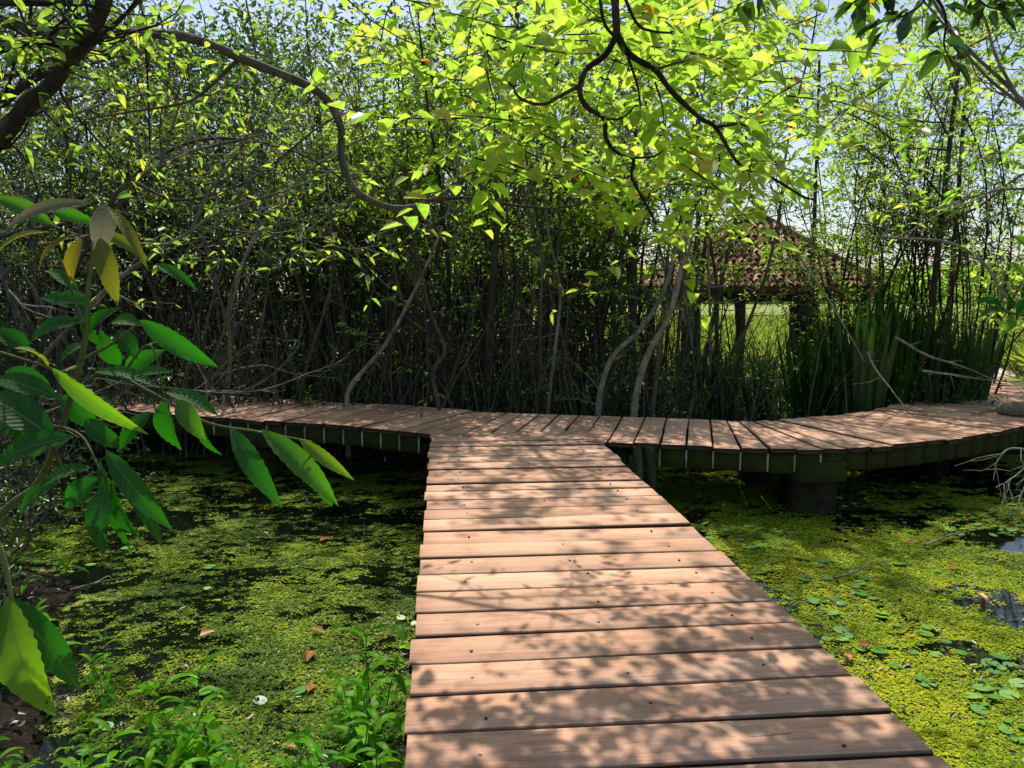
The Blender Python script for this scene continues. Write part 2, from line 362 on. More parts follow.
# main boardwalk
l0, l1 = G(400, 768), G(431, 440); r0, r1 = G(955, 768), G(600, 440)
dirm = unit((l1-l0)+(r1-r0))[:2]; perp = np.array([dirm[1], -dirm[0]])
cl = ((l0+l1)/2)[:2]; cr_ = ((r0+r1)/2)[:2]; ctr = (cl+cr_)/2
Wd = float(np.dot(cr_-cl, perp)); base = ctr-dirm*np.dot(ctr, dirm)      # centreline foot abeam of the camera
print('deck width', Wd)
md = thing('boardwalk', 'straight plank boardwalk running away over the pond to the junction', 'boardwalk', (float(base[0]), float(base[1]), 0))
mdl = np.array([base[0], base[1], 0])
mb = MB(); s = -1.6; pw = .262; nails = MB()
send = np.dot(np.array(((l1+r1)/2)[:2]), dirm)
while s < send+.25:
    c = base+dirm*(s+pw/2); w = pw-random.uniform(.014, .027)
    ja, jb = rng.normal(0, .007, 2)
    plank(mb, c-perp*(Wd/2+ja), c+perp*(Wd/2+jb), w+rng.normal(0, .002), w+rng.normal(0, .002))
    for side in (-.68, 0, .68):
        for _ in range(1 if side else random.choice((0, 1))):
            q = c+perp*(side*Wd/2+rng.normal(0, .02))+dirm*rng.normal(0, .035)
            mb.tube([(q[0], q[1], -.02), (q[0], q[1], .0035)], .0075, 7, mi=1)
    s += pw
mb.build('decking', [M['wood'], M['nail']], md, loc=mdl)
for sd in (-.72, 0, .72):
    be = MB(); q = base+dirm*((send-1.6)/2)+perp*sd*Wd/2
    be.box((q[0], q[1], -.135), .07, send+1.3, .17, -math.atan2(dirm[0], dirm[1])); be.build('joist', M['fascia'], md, loc=mdl)
for sp in (-.8, 1.6, 4.0, 6.2):
    for sd in (-.72, .72):
        be = MB(); q = base+dirm*sp+perp*sd*Wd/2
        be.box((q[0]+.09*sd, q[1], -.62), .11, .11, .98, .08); be.build('post', M['pier'], md, loc=mdl)

# curving cross boardwalk
front = [(-60, 398), (40, 404), (140, 411), (225, 418), (340, 425), (430, 433.5), (515, 438), (600, 441.5), (700, 446), (780, 449), (850, 448), (920, 442), (980, 434), (1024, 425)]
fp = [G(x, y)[:2] for x, y in front]+[np.array((7.3, 10.5)), np.array((8.4, 12.3)), np.array((9.0, 14.2))]
fc = cr(fp, 14)
seg = np.linalg.norm(np.diff(fc, axis=0), axis=1); S = np.concatenate([[0], np.cumsum(seg)])
def fr(s): return np.array([np.interp(s, S, fc[:, 0]), np.interp(s, S, fc[:, 1])])
def frn(s):
    t = unit(fr(min(s+.45, S[-1]))-fr(max(s-.45, 0))); return np.array([-t[1], t[0]])
def cw(s): return 1.72
xd = thing('boardwalk', 'curving plank boardwalk crossing behind the junction along the thicket', 'boardwalk', (float(fr(8)[0]), float(fr(8)[1]), 0))
xl = np.array([fr(8)[0], fr(8)[1], 0])
mb = MB(); s = 0; fasl = [MB(), MB()]
while s < S[-1]-.3:
    s2 = s+.272; a1, a2 = fr(s), fr(s2); b1, b2 = a1+frn(s)*cw(s), a2+frn(s2)*cw(s2)
    ov = rng.normal(0, .012)
    ca = (a1+a2)/2-frn((s+s2)/2)*(ov+.02); cb = (b1+b2)/2+frn(s)*rng.normal(0, .015)
    wa = np.linalg.norm(a2-a1)-.016; wb = np.linalg.norm(b2-b1)-.014
    plank(mb, ca, cb, wa, wb, z=.002)
    t = unit(a2-a1); ang = math.atan2(t[1], t[0]); m_ = (a1+a2)/2+frn(s)*.05
    px = 512+F*m_[0]/m_[1]
    if px < 425 or px > 640:
        fas = fasl[px > 500]; fas.box((m_[0], m_[1], -.15+rng.normal(0, .004)), wa-.012, .035, .20, ang, a=random.random())
        q = a2+frn(s2)*.038; 
        if 200 < px < 830: fas.box((q[0], q[1], -.152), .018, .022, .185, ang, mi=1)  # thin pale strip over each board gap, painting a slit of sunlight
    s = s2
mb.build('decking', M['wood'], xd, loc=xl); 
for f_ in fasl: f_.build('fascia', [M['fascia'], M['light_slit']], xd, loc=xl)
for off in (.35, 1.35):
    be = MB(); pth = []
    for s in np.linspace(.3, S[-1]-.6, 60): q = fr(s)+frn(s)*off; pth.append((q[0], q[1], -.13))
    be.tube(pth, .07, 4); be.build('bearer', M['fascia'], xd, loc=xl)
def s_at(px):
    ss = np.linspace(0, S[-1], 800); return min(ss, key=lambda s: abs(512+F*fr(s)[0]/fr(s)[1]-px))
for px in (250, 828, -40):
    s = s_at(px); t = unit(fr(s+.2)-fr(s-.2)); ang = math.atan2(t[1], t[0])
    for off in (.28, 1.45):
        q = fr(s)+frn(s)*off; be = MB(); be.box((q[0], q[1], -.76), .44, .38, .78, ang); be.build('pier', M['pier'], xd, loc=xl)
    q = fr(s)+frn(s)*.85; be = MB(); be.box((q[0]+.02, q[1], -.25), .50, 1.66, .22, ang); be.build('cap_beam', M['fascia'], xd, loc=xl)
for px, dx in ((641, 0), (655, 0), (1010, 0), (445, .0)):
    s = s_at(px); q = fr(s)+frn(s)*.03; be = MB()
    be.tube(cr([(q[0], q[1], -1.1), (q[0]+.01, q[1]-.01, -.6), (q[0]-.02, q[1], -.04)], 4), [.055]*9, 8); be.build('post', M['bark'], xd, loc=xl)
# sandy path beyond the right end
pp = MB(); e = fr(S[-1]-.35); n_ = frn(S[-1]-.5); 
pth = [e+n_*.86-unit(fr(S[-1])-fr(S[-1]-.5))*.9, e+n_*.86, e+n_*.8+np.array((.6, 1.5)), e+n_*.8+np.array((2.0, 3.5)), e+np.array((5, 5.5))]
pc = cr(pth, 6); tt = unit(np.gradient(pc, axis=0)); nn = np.stack([-tt[:, 1], tt[:, 0]], 1); vv = []
for k in range(len(pc)):
    for o in (-1.5, -.5, .5, 1.5): q = pc[k]+nn[k]*o*(1+.1*math.sin(k*1.7)); vv.append((q[0], q[1], -.06 if abs(o) < 1 else -.35))
ff = [[k*4+c, k*4+c+1, k*4+5+c, k*4+4+c] for k in range(len(pc)-1) for c in range(3)]
pp.add(vv, ff); tag(pp.build('path', M['path'], smooth=True), kind='structure')

# ------------------------------------------------------------------ pond cover
def in_deck(x, y):
    p = np.stack([x, y], 1)-base; return np.abs(p@perp) < Wd/2-.15
def scatter(n, x0, x1, y0, y1, pw_=1.6):
    y = y0+(y1-y0)*rng.random(n)**pw_; x = x0+(x1-x0)*rng.random(n); return x, y
def duck_density(x, y):
    dens = fbm(x, y, .9, 21)*.40+fbm(x, y*1.8, 3.1, 31)*.32+vnoise(x, y*1.6, 13, 35)*.28
    dens = dens+.08*sstep(.5, 2.0, x)*sstep(9, 6, y)-.012*sstep(-.0, -.8, x)-.03*sstep(-.9, -2.6, x)*sstep(6.5, 4.5, y)-.07*sstep(7.1, 7.7, y)-.05*(vnoise(x, y, .7, 91) > .55)  # thinner duckweed under the curved boardwalk puts in a darker shadow band
    for (qx, qy, qr) in ((1003, 607, .40), (1015, 545, .35), (985, 660, .28)):
        qq = G(qx, qy, WZ); dens = dens-.32*np.exp(-((x-qq[0])**2+(y-qq[1])**2)/qr**2*1.2)
    return dens
N = 700000
x, y = scatter(N, -1, 1, 2.6, 11.5, 1.35); x = x*(y*.75+.3)
dens = duck_density(x, y)
wx = np.linspace(-9, 12, 300); wy = np.concatenate([np.linspace(-4, 2.4, 8)[:-1], np.linspace(2.4, 12.5, 200)]); WX, WY = np.meshgrid(wx, wy)
i, j = np.meshgrid(np.arange(len(wx)-1), np.arange(len(wy)-1)); b0 = (j*len(wx)+i).ravel()
wm = MB(); wm.add(np.stack([WX.ravel(), WY.ravel(), np.full(WX.size, WZ)], 1), np.stack([b0, b0+1, b0+len(wx)+1, b0+len(wx)], 1), duck_density(WX.ravel(), WY.ravel()))
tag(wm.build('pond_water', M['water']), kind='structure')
keep = (rng.random(N) < sstep(.35, .56, dens)*.9) & (bank(x, y) < .45) & ~in_deck(x, y)
x, y, dens = x[keep], y[keep], dens[keep]; n = len(x); print('duckweed', n)
an = rng.random(n)*6.283
sz = rng.uniform(.004, .010, n)*(1+.6*(rng.random(n) < .08))*(.8+.05*y)
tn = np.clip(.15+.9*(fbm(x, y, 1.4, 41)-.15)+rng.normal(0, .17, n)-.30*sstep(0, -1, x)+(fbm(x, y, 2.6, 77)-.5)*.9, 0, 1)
dm = MB(); 
k6 = 5; aa = np.linspace(0, 6.283, k6, endpoint=False)
tx, ty = rng.normal(0, .12, n), rng.normal(0, .12, n)
cx = np.cos(aa[None]+an[:, None])*sz[:, None]*rng.uniform(.7, 1.1, (n, k6)); cy = np.sin(aa[None]+an[:, None])*sz[:, None]*rng.uniform(.7, 1.1, (n, k6))
V = np.stack([x[:, None]+cx, y[:, None]+cy, WZ+.006+rng.uniform(0, .008, n)[:, None]+cx*tx[:, None]+cy*ty[:, None]], -1)
o = (np.arange(n)*k6)[:, None]
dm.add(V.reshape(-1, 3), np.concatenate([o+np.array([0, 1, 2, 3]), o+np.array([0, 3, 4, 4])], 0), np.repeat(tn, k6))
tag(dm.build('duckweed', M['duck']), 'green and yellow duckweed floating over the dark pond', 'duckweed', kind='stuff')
# larger round floating leaves
n = 900; x, y = scatter(n, -1, 1, 3, 9.5); x = x*y*.75; x = np.where(rng.random(n) < .72, np.abs(x), x)
cl_ = vnoise(x, y, 1.6, 71) > .5
kp = (bank(x, y) < .3) & ~in_deck(x, y) & cl_; x, y = x[kp], y[kp]; n = len(x); pm = MB(); k = 9; aa = np.linspace(.25, 6.03, k)
for q in range(n):
    r = random.uniform(.022, .055); a0 = random.random()*6.28; zz = WZ+.018+random.random()*.006; t1, t2 = rng.normal(0, .10, 2)
    vs = [(x[q], y[q], zz)]+[(x[q]+r*math.cos(a0+a), y[q]+r*math.sin(a0+a), zz+r*(t1*math.cos(a0+a)+t2*math.sin(a0+a))) for a in aa]
    pm.add(vs, [[0, c, c+1, c+1] for c in range(1, k)], random.random())
tag(pm.build('water_pads', M['pad']), 'small round bright green floating leaves among the duckweed', 'floating leaves', kind='stuff')
# leaf litter on banks and forest floor
n = 9000; x = rng.uniform(-7, 8, n); y = rng.uniform(1.6, 13.5, n); y = np.where(rng.random(n) < .45, rng.uniform(2.5, 7, n), y); x = np.where(y < 7, -np.abs(x)*.8-.5, x)
kp = (bank(x, y) > .35) & (rng.random(n) < np.where(y < 7.5, .55, .9)*(.3+vnoise(x, y, 3.))); x, y = x[kp], y[kp]; n = len(x)
lm = MB(); a = rng.random(n)*6.28
lm.leaves(np.stack([x, y, ground_h(x, y)+.012+rng.random(n)*.02], 1), np.stack([np.cos(a), np.sin(a), rng.normal(0, .25, n)], 1), rng.uniform(.04, .09, n), rng.uniform(.02, .04, n), droop=0)
tag(lm.build('leaf_litter', M['litter']), 'brown dry leaf litter on the dark banks', 'leaf litter', kind='stuff')
n = 500; x, y = scatter(n, -1, 1, 3, 11); x = x*y*.72; kp = (bank(x, y) < .5) & ~in_deck(x, y); x, y = x[kp], y[kp]; n = len(x); lm = MB(); a = rng.random(n)*6.28
lm.leaves(np.stack([x, y, np.full(n, WZ+.025)], 1), np.stack([np.cos(a), np.sin(a), rng.normal(0, .3, n)], 1), rng.uniform(.03, .06, n), rng.uniform(.015, .03, n), droop=0)
tag(lm.build('pond_litter', M['litter']), 'small brown dead leaves and bits floating in the duckweed', 'floating litter', kind='stuff')
FL = [(975, 594, 'orange fallen leaf floating beside the bright water patch on the right'),
      (858, 645, 'brown orange fallen leaf floating nearest the deck edge lower right'),
      (850, 660, 'pale tan fallen leaf floating just below the brown one lower right'),
      (762, 591, 'orange red fallen leaf against the right deck edge'),
      (915, 544, 'yellow orange fallen leaf near the shadow of the curved boardwalk'),
      (948, 567, 'dull brown fallen leaf farther out on the right duckweed'),
      (738, 545, 'small tan fallen leaf at the corner of lit duckweed by the deck'),
      (200, 636, 'orange fallen leaf on the left duckweed above the weeds'),
      (312, 629, 'pink orange fallen leaf left of the weeds beside the deck'),
      (312, 651, 'pink curled fallen leaf on the left duckweed beneath a similar flat one'),
      (308, 692, 'small red fallen leaf at the edge of the yellow duckweed patch'),
      (320, 541, 'orange fallen leaf in the upper left duckweed'),
      (93, 524, 'reddish fallen leaves pile edge by the left bank'),
      (302, 748, 'orange fallen leaf low among the weeds bottom left'),
      (380, 727, 'bright orange dead leaf in the weeds beside the deck')]
for k, (px, py, lb) in enumerate(FL):
    q = G(px, py, WZ+.03); fm = MB(); a = random.random()*6.28; L = random.uniform(.09, .13)
    if k >= 14: q = P(px, py, 3.4)
    fm.leaves([q], [(math.cos(a), math.sin(a), .1)], L, L*.5, up=np.array([[0.1, -.2, 1]]), fold=.3, a=[(k*.37) % 1])
    b2 = q+np.array([-math.cos(a), -math.sin(a), .0])*.02; fm.tube([b2, q, q+np.array([math.cos(a), math.sin(a), .1])*L*.8], [.0015, .0018, .001], 4)
    tag(fm.build('fallen_leaf', M['orange'], loc=q), lb, 'fallen leaf', 'fallen leaves on the pond')
# floating twigs
for k, (pts, lb) in enumerate([([(835, 578), (855, 572), (872, 562)], 'short pale stick lying on the duckweed right of the deck'),
                               ([(70, 590), (100, 582), (130, 577)], 'short pale stick lying on the dark left bank'),
                               ([(925, 545), (950, 535), (975, 530)], 'thin dark stick lying on the duckweed near the pier shadow')]):
    st = MB(); c = cr([G(a, b, WZ+.05) for a, b in pts], 4); st.tube(c, np.linspace(.012, .005, len(c)), 5)
    c2 = cr([c[3], c[3]+np.array([.08, .10, .03])], 3); st.tube(c2, .004, 4)
    tag(st.build('floating_stick', M['dead'], loc=c[0]), lb, 'stick', 'sticks on the pond')

# ------------------------------------------------------------------ trees
def wander(p0, d0, L, n, jit, up=.0, r0=.02, r1=.005):
    p = [np.array(p0, float)]; d = unit(d0); st = L/n
    for k in range(n):
        d = unit(d+rng.normal(0, jit, 3)+np.array([0, 0, up])); p.append(p[-1]+d*st)
    return np.array(p), np.linspace(r0, r1, n+1)**1.0
def leafset(base, dirs): return base, dirs
def foliate(lf, path, n, size, spread=.5, aspect=.42, flat=.6, start=.2, vrange=(0, 1), mi=0):
    m = len(path); t = rng.uniform(start, 1, n)*(m-1); i = np.minimum(t.astype(int), m-2); fr_ = (t-i)[:, None]
    b = path[i]*(1-fr_)+path[i+1]*fr_; d = unit(path[i+1]-path[i])
    dd = unit(d*.6+rng.normal(0, 1, (n, 3))*np.array([1, 1, flat]))
    L = size*rng.uniform(.6, 1.25, n)
    b = b+dd*rng.uniform(0, spread*size, n)[:, None]
    lf.leaves(b, dd, L, L*aspect, a=rng.uniform(vrange[0], vrange[1], n), droop=.25)
def branchy(tr, lf, p0, d0, L, r, lev, size, nl, up=.03, jit=.16, vr=(0, 1), kids=4, k=5, asp=.42):
    path, rad = wander(p0, d0, L, 7 if lev else 5, jit, up, r, max(r*.35, .0025))
    tr.tube(path, rad, k if r > .012 else 4)
    if lev == 0:
        foliate(lf, path, nl, size, vrange=vr, aspect=asp); return
    for q in range(kids):
        t = random.uniform(.3, 1.0)*(len(path)-1); i = int(min(t, len(path)-2)); b = path[i]+(path[i+1]-path[i])*(t-i)
        d = unit(unit(path[i+1]-path[i])*.7+rng.normal(0, .65, 3)+np.array([0, 0, up*2]))
        branchy(tr, lf, b, d, L*random.uniform(.45, .7), rad[i]*.55, lev-1, size, nl, up, jit, vr, kids, k, asp)
    foliate(lf, path[-3:], nl//2, size, vrange=vr, aspect=asp)

def stem_tree(name, label, cat, ns, H, r0, leafn, size, lmat, bmat, lean=.12, crown_from=.35, vr=(0, 1), kids=3, nb=7, asp=.42, group=None, jit=.09, twigs=0):
    t = thing(name, label, cat, (0, 0, 0), group); tr = MB(); lf = MB()
    for s in range(ns):
        a = random.random()*6.28; ro = random.uniform(.02, .28) if ns > 1 else 0
        p0 = (math.cos(a)*ro, math.sin(a)*ro, -.12); h = H*random.uniform(.7, 1.1)
        d0 = (math.cos(a)*lean*random.uniform(.3, 2), math.sin(a)*lean*random.uniform(.3, 2), 1)
        path, rad = wander(p0, d0, h, 13, jit, .03, r0*random.uniform(.6, 1.1), .007)
        path = cr(path, 2); rad = np.linspace(rad[0], rad[-1], len(path)); rad[0] *= 1.35
        tr.tube(path, rad, 7)
        for q in range(nb):
            tt = random.uniform(crown_from, .98)*(len(path)-1); i = int(min(tt, len(path)-2))
            d = unit(rng.normal(0, 1, 3)*np.array([1, 1, .35])+np.array([0, 0, .45]))
            branchy(tr, lf, path[i], d, random.uniform(.5, 1.25)*H/6, rad[i]*.5, 1, size, leafn, vr=vr, kids=kids, asp=asp)
        for q in range(twigs):                    # bare dead twigs low down
            tt = random.uniform(.05, .5)*(len(path)-1); i = int(min(tt, len(path)-2))
            d = unit(rng.normal(0, 1, 3)*np.array([1, 1, .5])+np.array([0, 0, .5]))
            pt, rd = wander(path[i], d, random.uniform(.4, 1.1), 5, .2, .05, .007, .002); tr.tube(pt, rd, 4)
    tr.build('trunk', bmat, t, smooth=True); lf.build('crown', lmat, t)
    return t
def place(protos, spots, labels, group, zfun=None):
    for k, (x, y, sc) in enumerate(spots):
        p = protos[k % len(protos)]; lb = labels if isinstance(labels, str) else labels[k % len(labels)]
        z = float(ground_h(np.array([x]), np.array([y]))[0])
        if k < len(protos):
            p.location = (x, y, z); p.rotation_euler = (0, 0, random.random()*6.28); p.scale = (sc,)*3; p['label'] = lb; p['group'] = group
        else: dup(p, (x, y, z), random.random()*6.28, sc, lb, group, (rng.normal(0, .05), rng.normal(0, .05)))

# thicket behind the curved boardwalk
protos = [stem_tree('thicket_tree', 'x', 'tree', random.choice((3, 4, 5, 6)), random.uniform(5.2, 7.0), random.uniform(.026, .04), 9, .085,
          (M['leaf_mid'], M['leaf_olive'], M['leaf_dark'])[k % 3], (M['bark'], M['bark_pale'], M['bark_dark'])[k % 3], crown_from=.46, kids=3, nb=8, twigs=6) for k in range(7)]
spots = []
for k in range(72):
    x = random.uniform(-9.5, 3.1); y = random.uniform(11.1, 14.9)+.02*x*x*.6
    if x < -3: y += random.uniform(-.2, 1.5)
    spots.append((x, y, random.uniform(.8, 1.15)))
place(protos, spots, 'slender multi-stemmed tree in the dark thicket behind the curved boardwalk', 'thicket trees behind the boardwalk')
# airy trees on the right, thinner
protos2 = [stem_tree('slender_tree', 'x', 'tree', random.choice((3, 4, 5)), random.uniform(4.6, 6.0), random.uniform(.018, .028), 13, .08,
           (M['leaf_mid'], M['leaf_olive'])[k % 2], M['bark_dark'], crown_from=.42, kids=3, nb=6, lean=.2, twigs=2, asp=.38) for k in range(4)]
spots = [(random.uniform(3.0, 8.6), random.uniform(11.0, 14.0), random.uniform(.8, 1.15)) for k in range(22)]
spots = [q for q in spots if not (.24 < q[0]/q[1] < .44) and q[0]/q[1] < .64]+[(3.3, 11.6, .75), (4.9, 12.2, .7), (5.1, 11.6, .7)]
place(protos2, spots, 'thin airy tree with open crown behind the right part of the curved boardwalk', 'airy trees on the right')

# taller, wide-crowned trees that roof over the walk
def big_tree(label, base, H, r0, bend, nlimb, size, nl, lmat, bmat, reach, vr=(0, 1), kids=5, z0=.55, asp=.45, lev=2, dirs=None):
    bz = float(ground_h(np.array([base[0]]), np.array([base[1]]))[0])
    t = thing('canopy_tree', label, 'tree', (base[0], base[1], bz), 'canopy trees around the pond'); tr = MB(); lf = MB()
    path = cr([(0, 0, -.2), (bend[0]*.15, bend[1]*.15, H*.3), (bend[0]*.5, bend[1]*.5, H*.62), (bend[0], bend[1], H)], 6)
    rad = np.linspace(r0, r0*.35, len(path)); rad[0] *= 1.5; rad[1] *= 1.2; tr.tube(path, rad, 10)
    for q in range(nlimb):
        i = int(random.uniform(z0, 1)*(len(path)-1)); a = random.random()*6.28 if dirs is None else dirs+rng.normal(0, .6)
        d = (math.cos(a), math.sin(a), random.uniform(.05, .55))
        branchy(tr, lf, path[i], d, reach*random.uniform(.6, 1.1), rad[i]*.5, lev, size, nl, up=.02, vr=vr, kids=kids, asp=asp)
    tr.build('trunk', bmat, t, smooth=True); lf.build('crown', lmat, t); return t
big_tree('thick dark trunked tree at the left edge leaning over the pond', (-4.8, 5.6), 5.2, .13, (.4, .6), 7, .085, 12, M['leaf_olive'], M['bark_dark'], 2.0, z0=.5)
big_tree('leafy tree farther back at the left end of the curved boardwalk', (-6.4, 9.0), 5.4, .10, (.5, -.4), 11, .09, 12, M['leaf_olive'], M['bark'], 2.2)
big_tree('tall tree with yellow green crown rising in the middle of the thicket', (-.4, 11.8), 5.9, .07, (.5, -2.2), 13, .11, 13, M['leaf_sun'], M['bark'], 2.2, vr=(0, .9))
big_tree('tall bright crowned tree behind the junction right of centre', (1.9, 12.0), 5.6, .06, (-.3, -1.7), 10, .10, 12, M['leaf_sun'], M['bark'], 1.7, vr=(0, .95))
big_tree('leafy tree standing right of the hut with yellow green crown', (6.6, 12.2), 5.6, .07, (-.6, -1.5), 10, .085, 13, M['leaf_mid'], M['bark'], 2.2, vr=(.3, 1))
for x_, y_, lb in ((3.3, 13.6, 'tall open crowned tree rising left of the hut roof'), (5.6, 14.4, 'tall open crowned tree rising just right of the hut roof'), (7.6, 13.4, 'tall open crowned tree between hut and right edge'), (9.4, 12.4, 'tall open crowned tree beside the pale path at the right')):
    big_tree(lb, (x_, y_), 6.2, .06, (-.3, -.6), 9, .085, 14, M['leaf_mid'], M['bark'], 1.9, vr=(.1, 1), z0=.74)
big_tree('tree at the right edge with drooping sunny leaves over the water', (8.0, 8.6), 4.8, .08, (-.9, .2), 10, .09, 12, M['leaf_mid'], M['bark'], 2.2, vr=(.3, 1))

# the overhanging branch with big yellow green leaves, its trunk stands right of the frame
def hero_tree():
    b = np.array((4.6, 2.2, -.75)); t = thing('overhanging_tree', 'dark bare twisting branches hanging from above with big yellow green leaves', 'tree', b)
    tr = MB(); lf = MB(); dk = MB()
    trunk = cr([b+np.array((0, 0, -.2)), (4.5, 2.3, .8), (4.1, 2.5, 2.2), (3.2, 2.8, 3.6), (1.9, 3.1, 4.15), (.9, 3.1, 3.9), P(612, -60, 3.0)], 7)
    tr.tube(trunk, np.concatenate([np.linspace(.12, .05, 30), np.linspace(.05, .017, len(trunk)-30)]), 10)
    def pb(pts, d, r0, r1, d1=None):
        d1 = d if d1 is None else d1; n = len(pts)
        c = cr([P(x, y, d+(d1-d)*k/(n-1)) for k, (x, y) in enumerate(pts)], 6); tr.tube(c, np.linspace(r0, r1, len(c)), 7); return c
    sub = []
    sub.append(pb([(612, -60), (615, 0), (617, 35)], 3.0, .017, .015))
    sub.append(pb([(617, 35), (605, 55), (586, 70), (580, 92), (588, 108), (604, 119), (606, 138), (616, 152), (633, 158), (632, 178), (645, 202), (656, 224)], 3.0, .013, .005, 3.2))
    sub.append(pb([(617, 35), (630, 55), (655, 70), (672, 92), (700, 118), (716, 128), (740, 165), (772, 178), (802, 196), (816, 200)], 3.0, .014, .004, 3.4))
    sub.append(pb([(598, -20), (604, 22), (618, 40)], 3.0, .007, .006))
    sub.append(pb([(618, -20), (636, 22), (652, 31), (672, 33)], 3.0, .007, .004))
    sub.append(pb([(628, 57), (638, 88), (641, 117)], 3.02, .006, .003))
    sub.append(pb([(579, 86), (560, 96), (545, 104), (528, 102), (515, 92), (516, 72), (527, 48)], 3.0, .008, .004, 3.3))
    sub.append(pb([(655, 70), (676, 63), (692, 60)], 3.0, .006, .003))
    sub.append(pb([(606, 119), (622, 118), (636, 105)], 3.0, .005, .003))
    sub.append(pb([(633, 158), (655, 156), (668, 145)], 3.1, .005, .003))
    sub.append(pb([(716, 127), (738, 124), (748, 126)], 3.2, .007, .003)); sub.append(pb([(632, 175), (618, 180), (600, 176)], 3.2, .004, .002))
    sub.append(pb([(604, 22), (590, 20), (574, 28)], 3.0, .004, .002)); sub.append(pb([(655, 82), (662, 105), (664, 125)], 3.0, .004, .002))
    for c in sub[1:]:
        foliate(lf, c, 5, .095, spread=.6, aspect=.62, vrange=(.2, .93), start=.5)
    # leafy sprays: thin twigs fan out of the limbs above and hold big backlit leaves
    zone = [(-40, 3.6, 5.4)]
    for q in range(205):
        u = random.random()
        px = 610+rng.normal(0, 125)+ (30 if u > .5 else 0); py = random.uniform(-70, 185)-abs(px-640)*.10
        if px < 455 and py > 120: continue
        if u > .86: px, py = 680+rng.normal(0, 22), random.uniform(150, 240)
        d = random.uniform(3.3, 5.8) if px > 545 else random.uniform(3.2, 4.2); p0 = P(px, py, d); a = random.random()*6.28
        path, rad = wander(p0, (math.cos(a), math.sin(a)*.7, -.15), random.uniform(.35, .75), 5, .15, -.04, .004, .0015)
        tr.tube(path, rad, 4)
        n = random.randint(9, 15); tt = np.linspace(0, len(path)-1.01, n); i = tt.astype(int); f_ = (tt-i)[:, None]
        bb = path[i]*(1-f_)+path[i+1]*f_; dd = unit(path[i+1]-path[i]); sd = unit(np.cross(dd, [0, 0, 1.]))*np.where(np.arange(n) % 2, 1, -1)[:, None]
        dr = unit(dd*.5+sd+rng.normal(0, .25, (n, 3))); L = rng.uniform(.05, .10, n)*(1.35 if u < .35 else 1)
        lf.leaves(bb, dr, L, L*rng.uniform(.55, .8, n), up=unit(rng.normal(0, .35, (n, 3))+np.array([0, -.15, 1])), a=np.clip(rng.normal(.5, .22, n), 0, .93)+(rng.random(n) < .05)*.6, droop=.2)
    loc = b
    tr.build('trunk', M['bark_dark'], t, smooth=True, loc=loc); lf.build('crown', M['leaf_sun'], t, loc=loc)
    return t
hero_tree()
# dark leafy tips at the top right, own tree behind the viewer's right
def corner_tree():
    b = np.array((2.9, 1.2, -.7)); t = thing('shade_tree', 'tree with dark green leaves hanging in at the top right corner', 'tree', b); tr = MB(); lf = MB()
    c = cr([b+np.array((0, 0, -.2)), (2.9, 1.25, 1.2), (2.7, 1.5, 2.6), (2.2, 2.2, 3.3), P(900, -50, 2.9)], 6); tr.tube(c, np.linspace(.08, .012, len(c)), 8)
    for pts in ([(900, -50), (880, -15), (850, 5)], [(900, -50), (938, 0), (946, 22), (944, 45), (952, 62)], [(900, -50), (925, -5), (905, 15), (885, 22)], [(900, -50), (990, -20), (1040, 20)],
                [(900, -50), (830, -30), (760, -8), (740, 0)], [(900, -50), (960, -15), (985, 5), (1000, 10)]):
        q = cr([P(x, y, 2.9) for x, y in pts], 5); tr.tube(q, np.linspace(.008, .002, len(q)), 5)
        foliate(lf, q, 16, .085, spread=.5, aspect=.5, vrange=(0, .6))
    tr.build('trunk', M['bark_dark'], t, True, loc=b); lf.build('crown', M['leaf_dark'], t, loc=b)
corner_tree()

# single named limbs
def limb_tree(label, pts, r0, r1, mat_, twig=14, leafn=5, lmat='leaf_mid', size=.08, extra=(), cat='tree', name='leaning_tree', base=None):
    """pts: (px, py, depth)"""
    w_ = [P(*p) for p in pts] 
    if base is not None: w_ = [np.array(q, float) for q in base]+w_
    b = w_[0]; t = thing(name, label, cat, b); tr = MB(); lf = MB(); nl = 0
    c = cr(w_, 7); rad = np.linspace(r0, r1, len(c)); tr.tube(c, rad, 9)
    cs = [(c, rad)]
    for (ep, ra, rb) in extra:
        e_ = cr([P(*p) for p in ep], 6); rr = np.linspace(ra, rb, len(e_)); tr.tube(e_, rr, 6); cs.append((e_, rr))
    for q in range(twig):
        c_, rr = random.choice(cs); i = int(random.uniform(.2, .98)*(len(c_)-1)); d = unit(rng.normal(0, 1, 3)+np.array([0, 0, .3]))
        pt, rd = wander(c_[i], d, random.uniform(.35, 1.0), 6, .2, .02, min(.008, rr[i]*.6), .0018); tr.tube(pt, rd, 4)
        if leafn and random.random() < .8: foliate(lf, pt, leafn, size); nl += 1
        for z in range(2):
            pt2, rd2 = wander(pt[random.randint(2, 5)], d+rng.normal(0, .6, 3), random.uniform(.2, .45), 4, .2, .02, .003, .0012); tr.tube(pt2, rd2, 4)
            if leafn: foliate(lf, pt2, leafn, size); nl += 1
    tr.build('trunk', mat_, t, True, loc=b)
    if nl: lf.build('crown', M[lmat], t, loc=b)
    return t
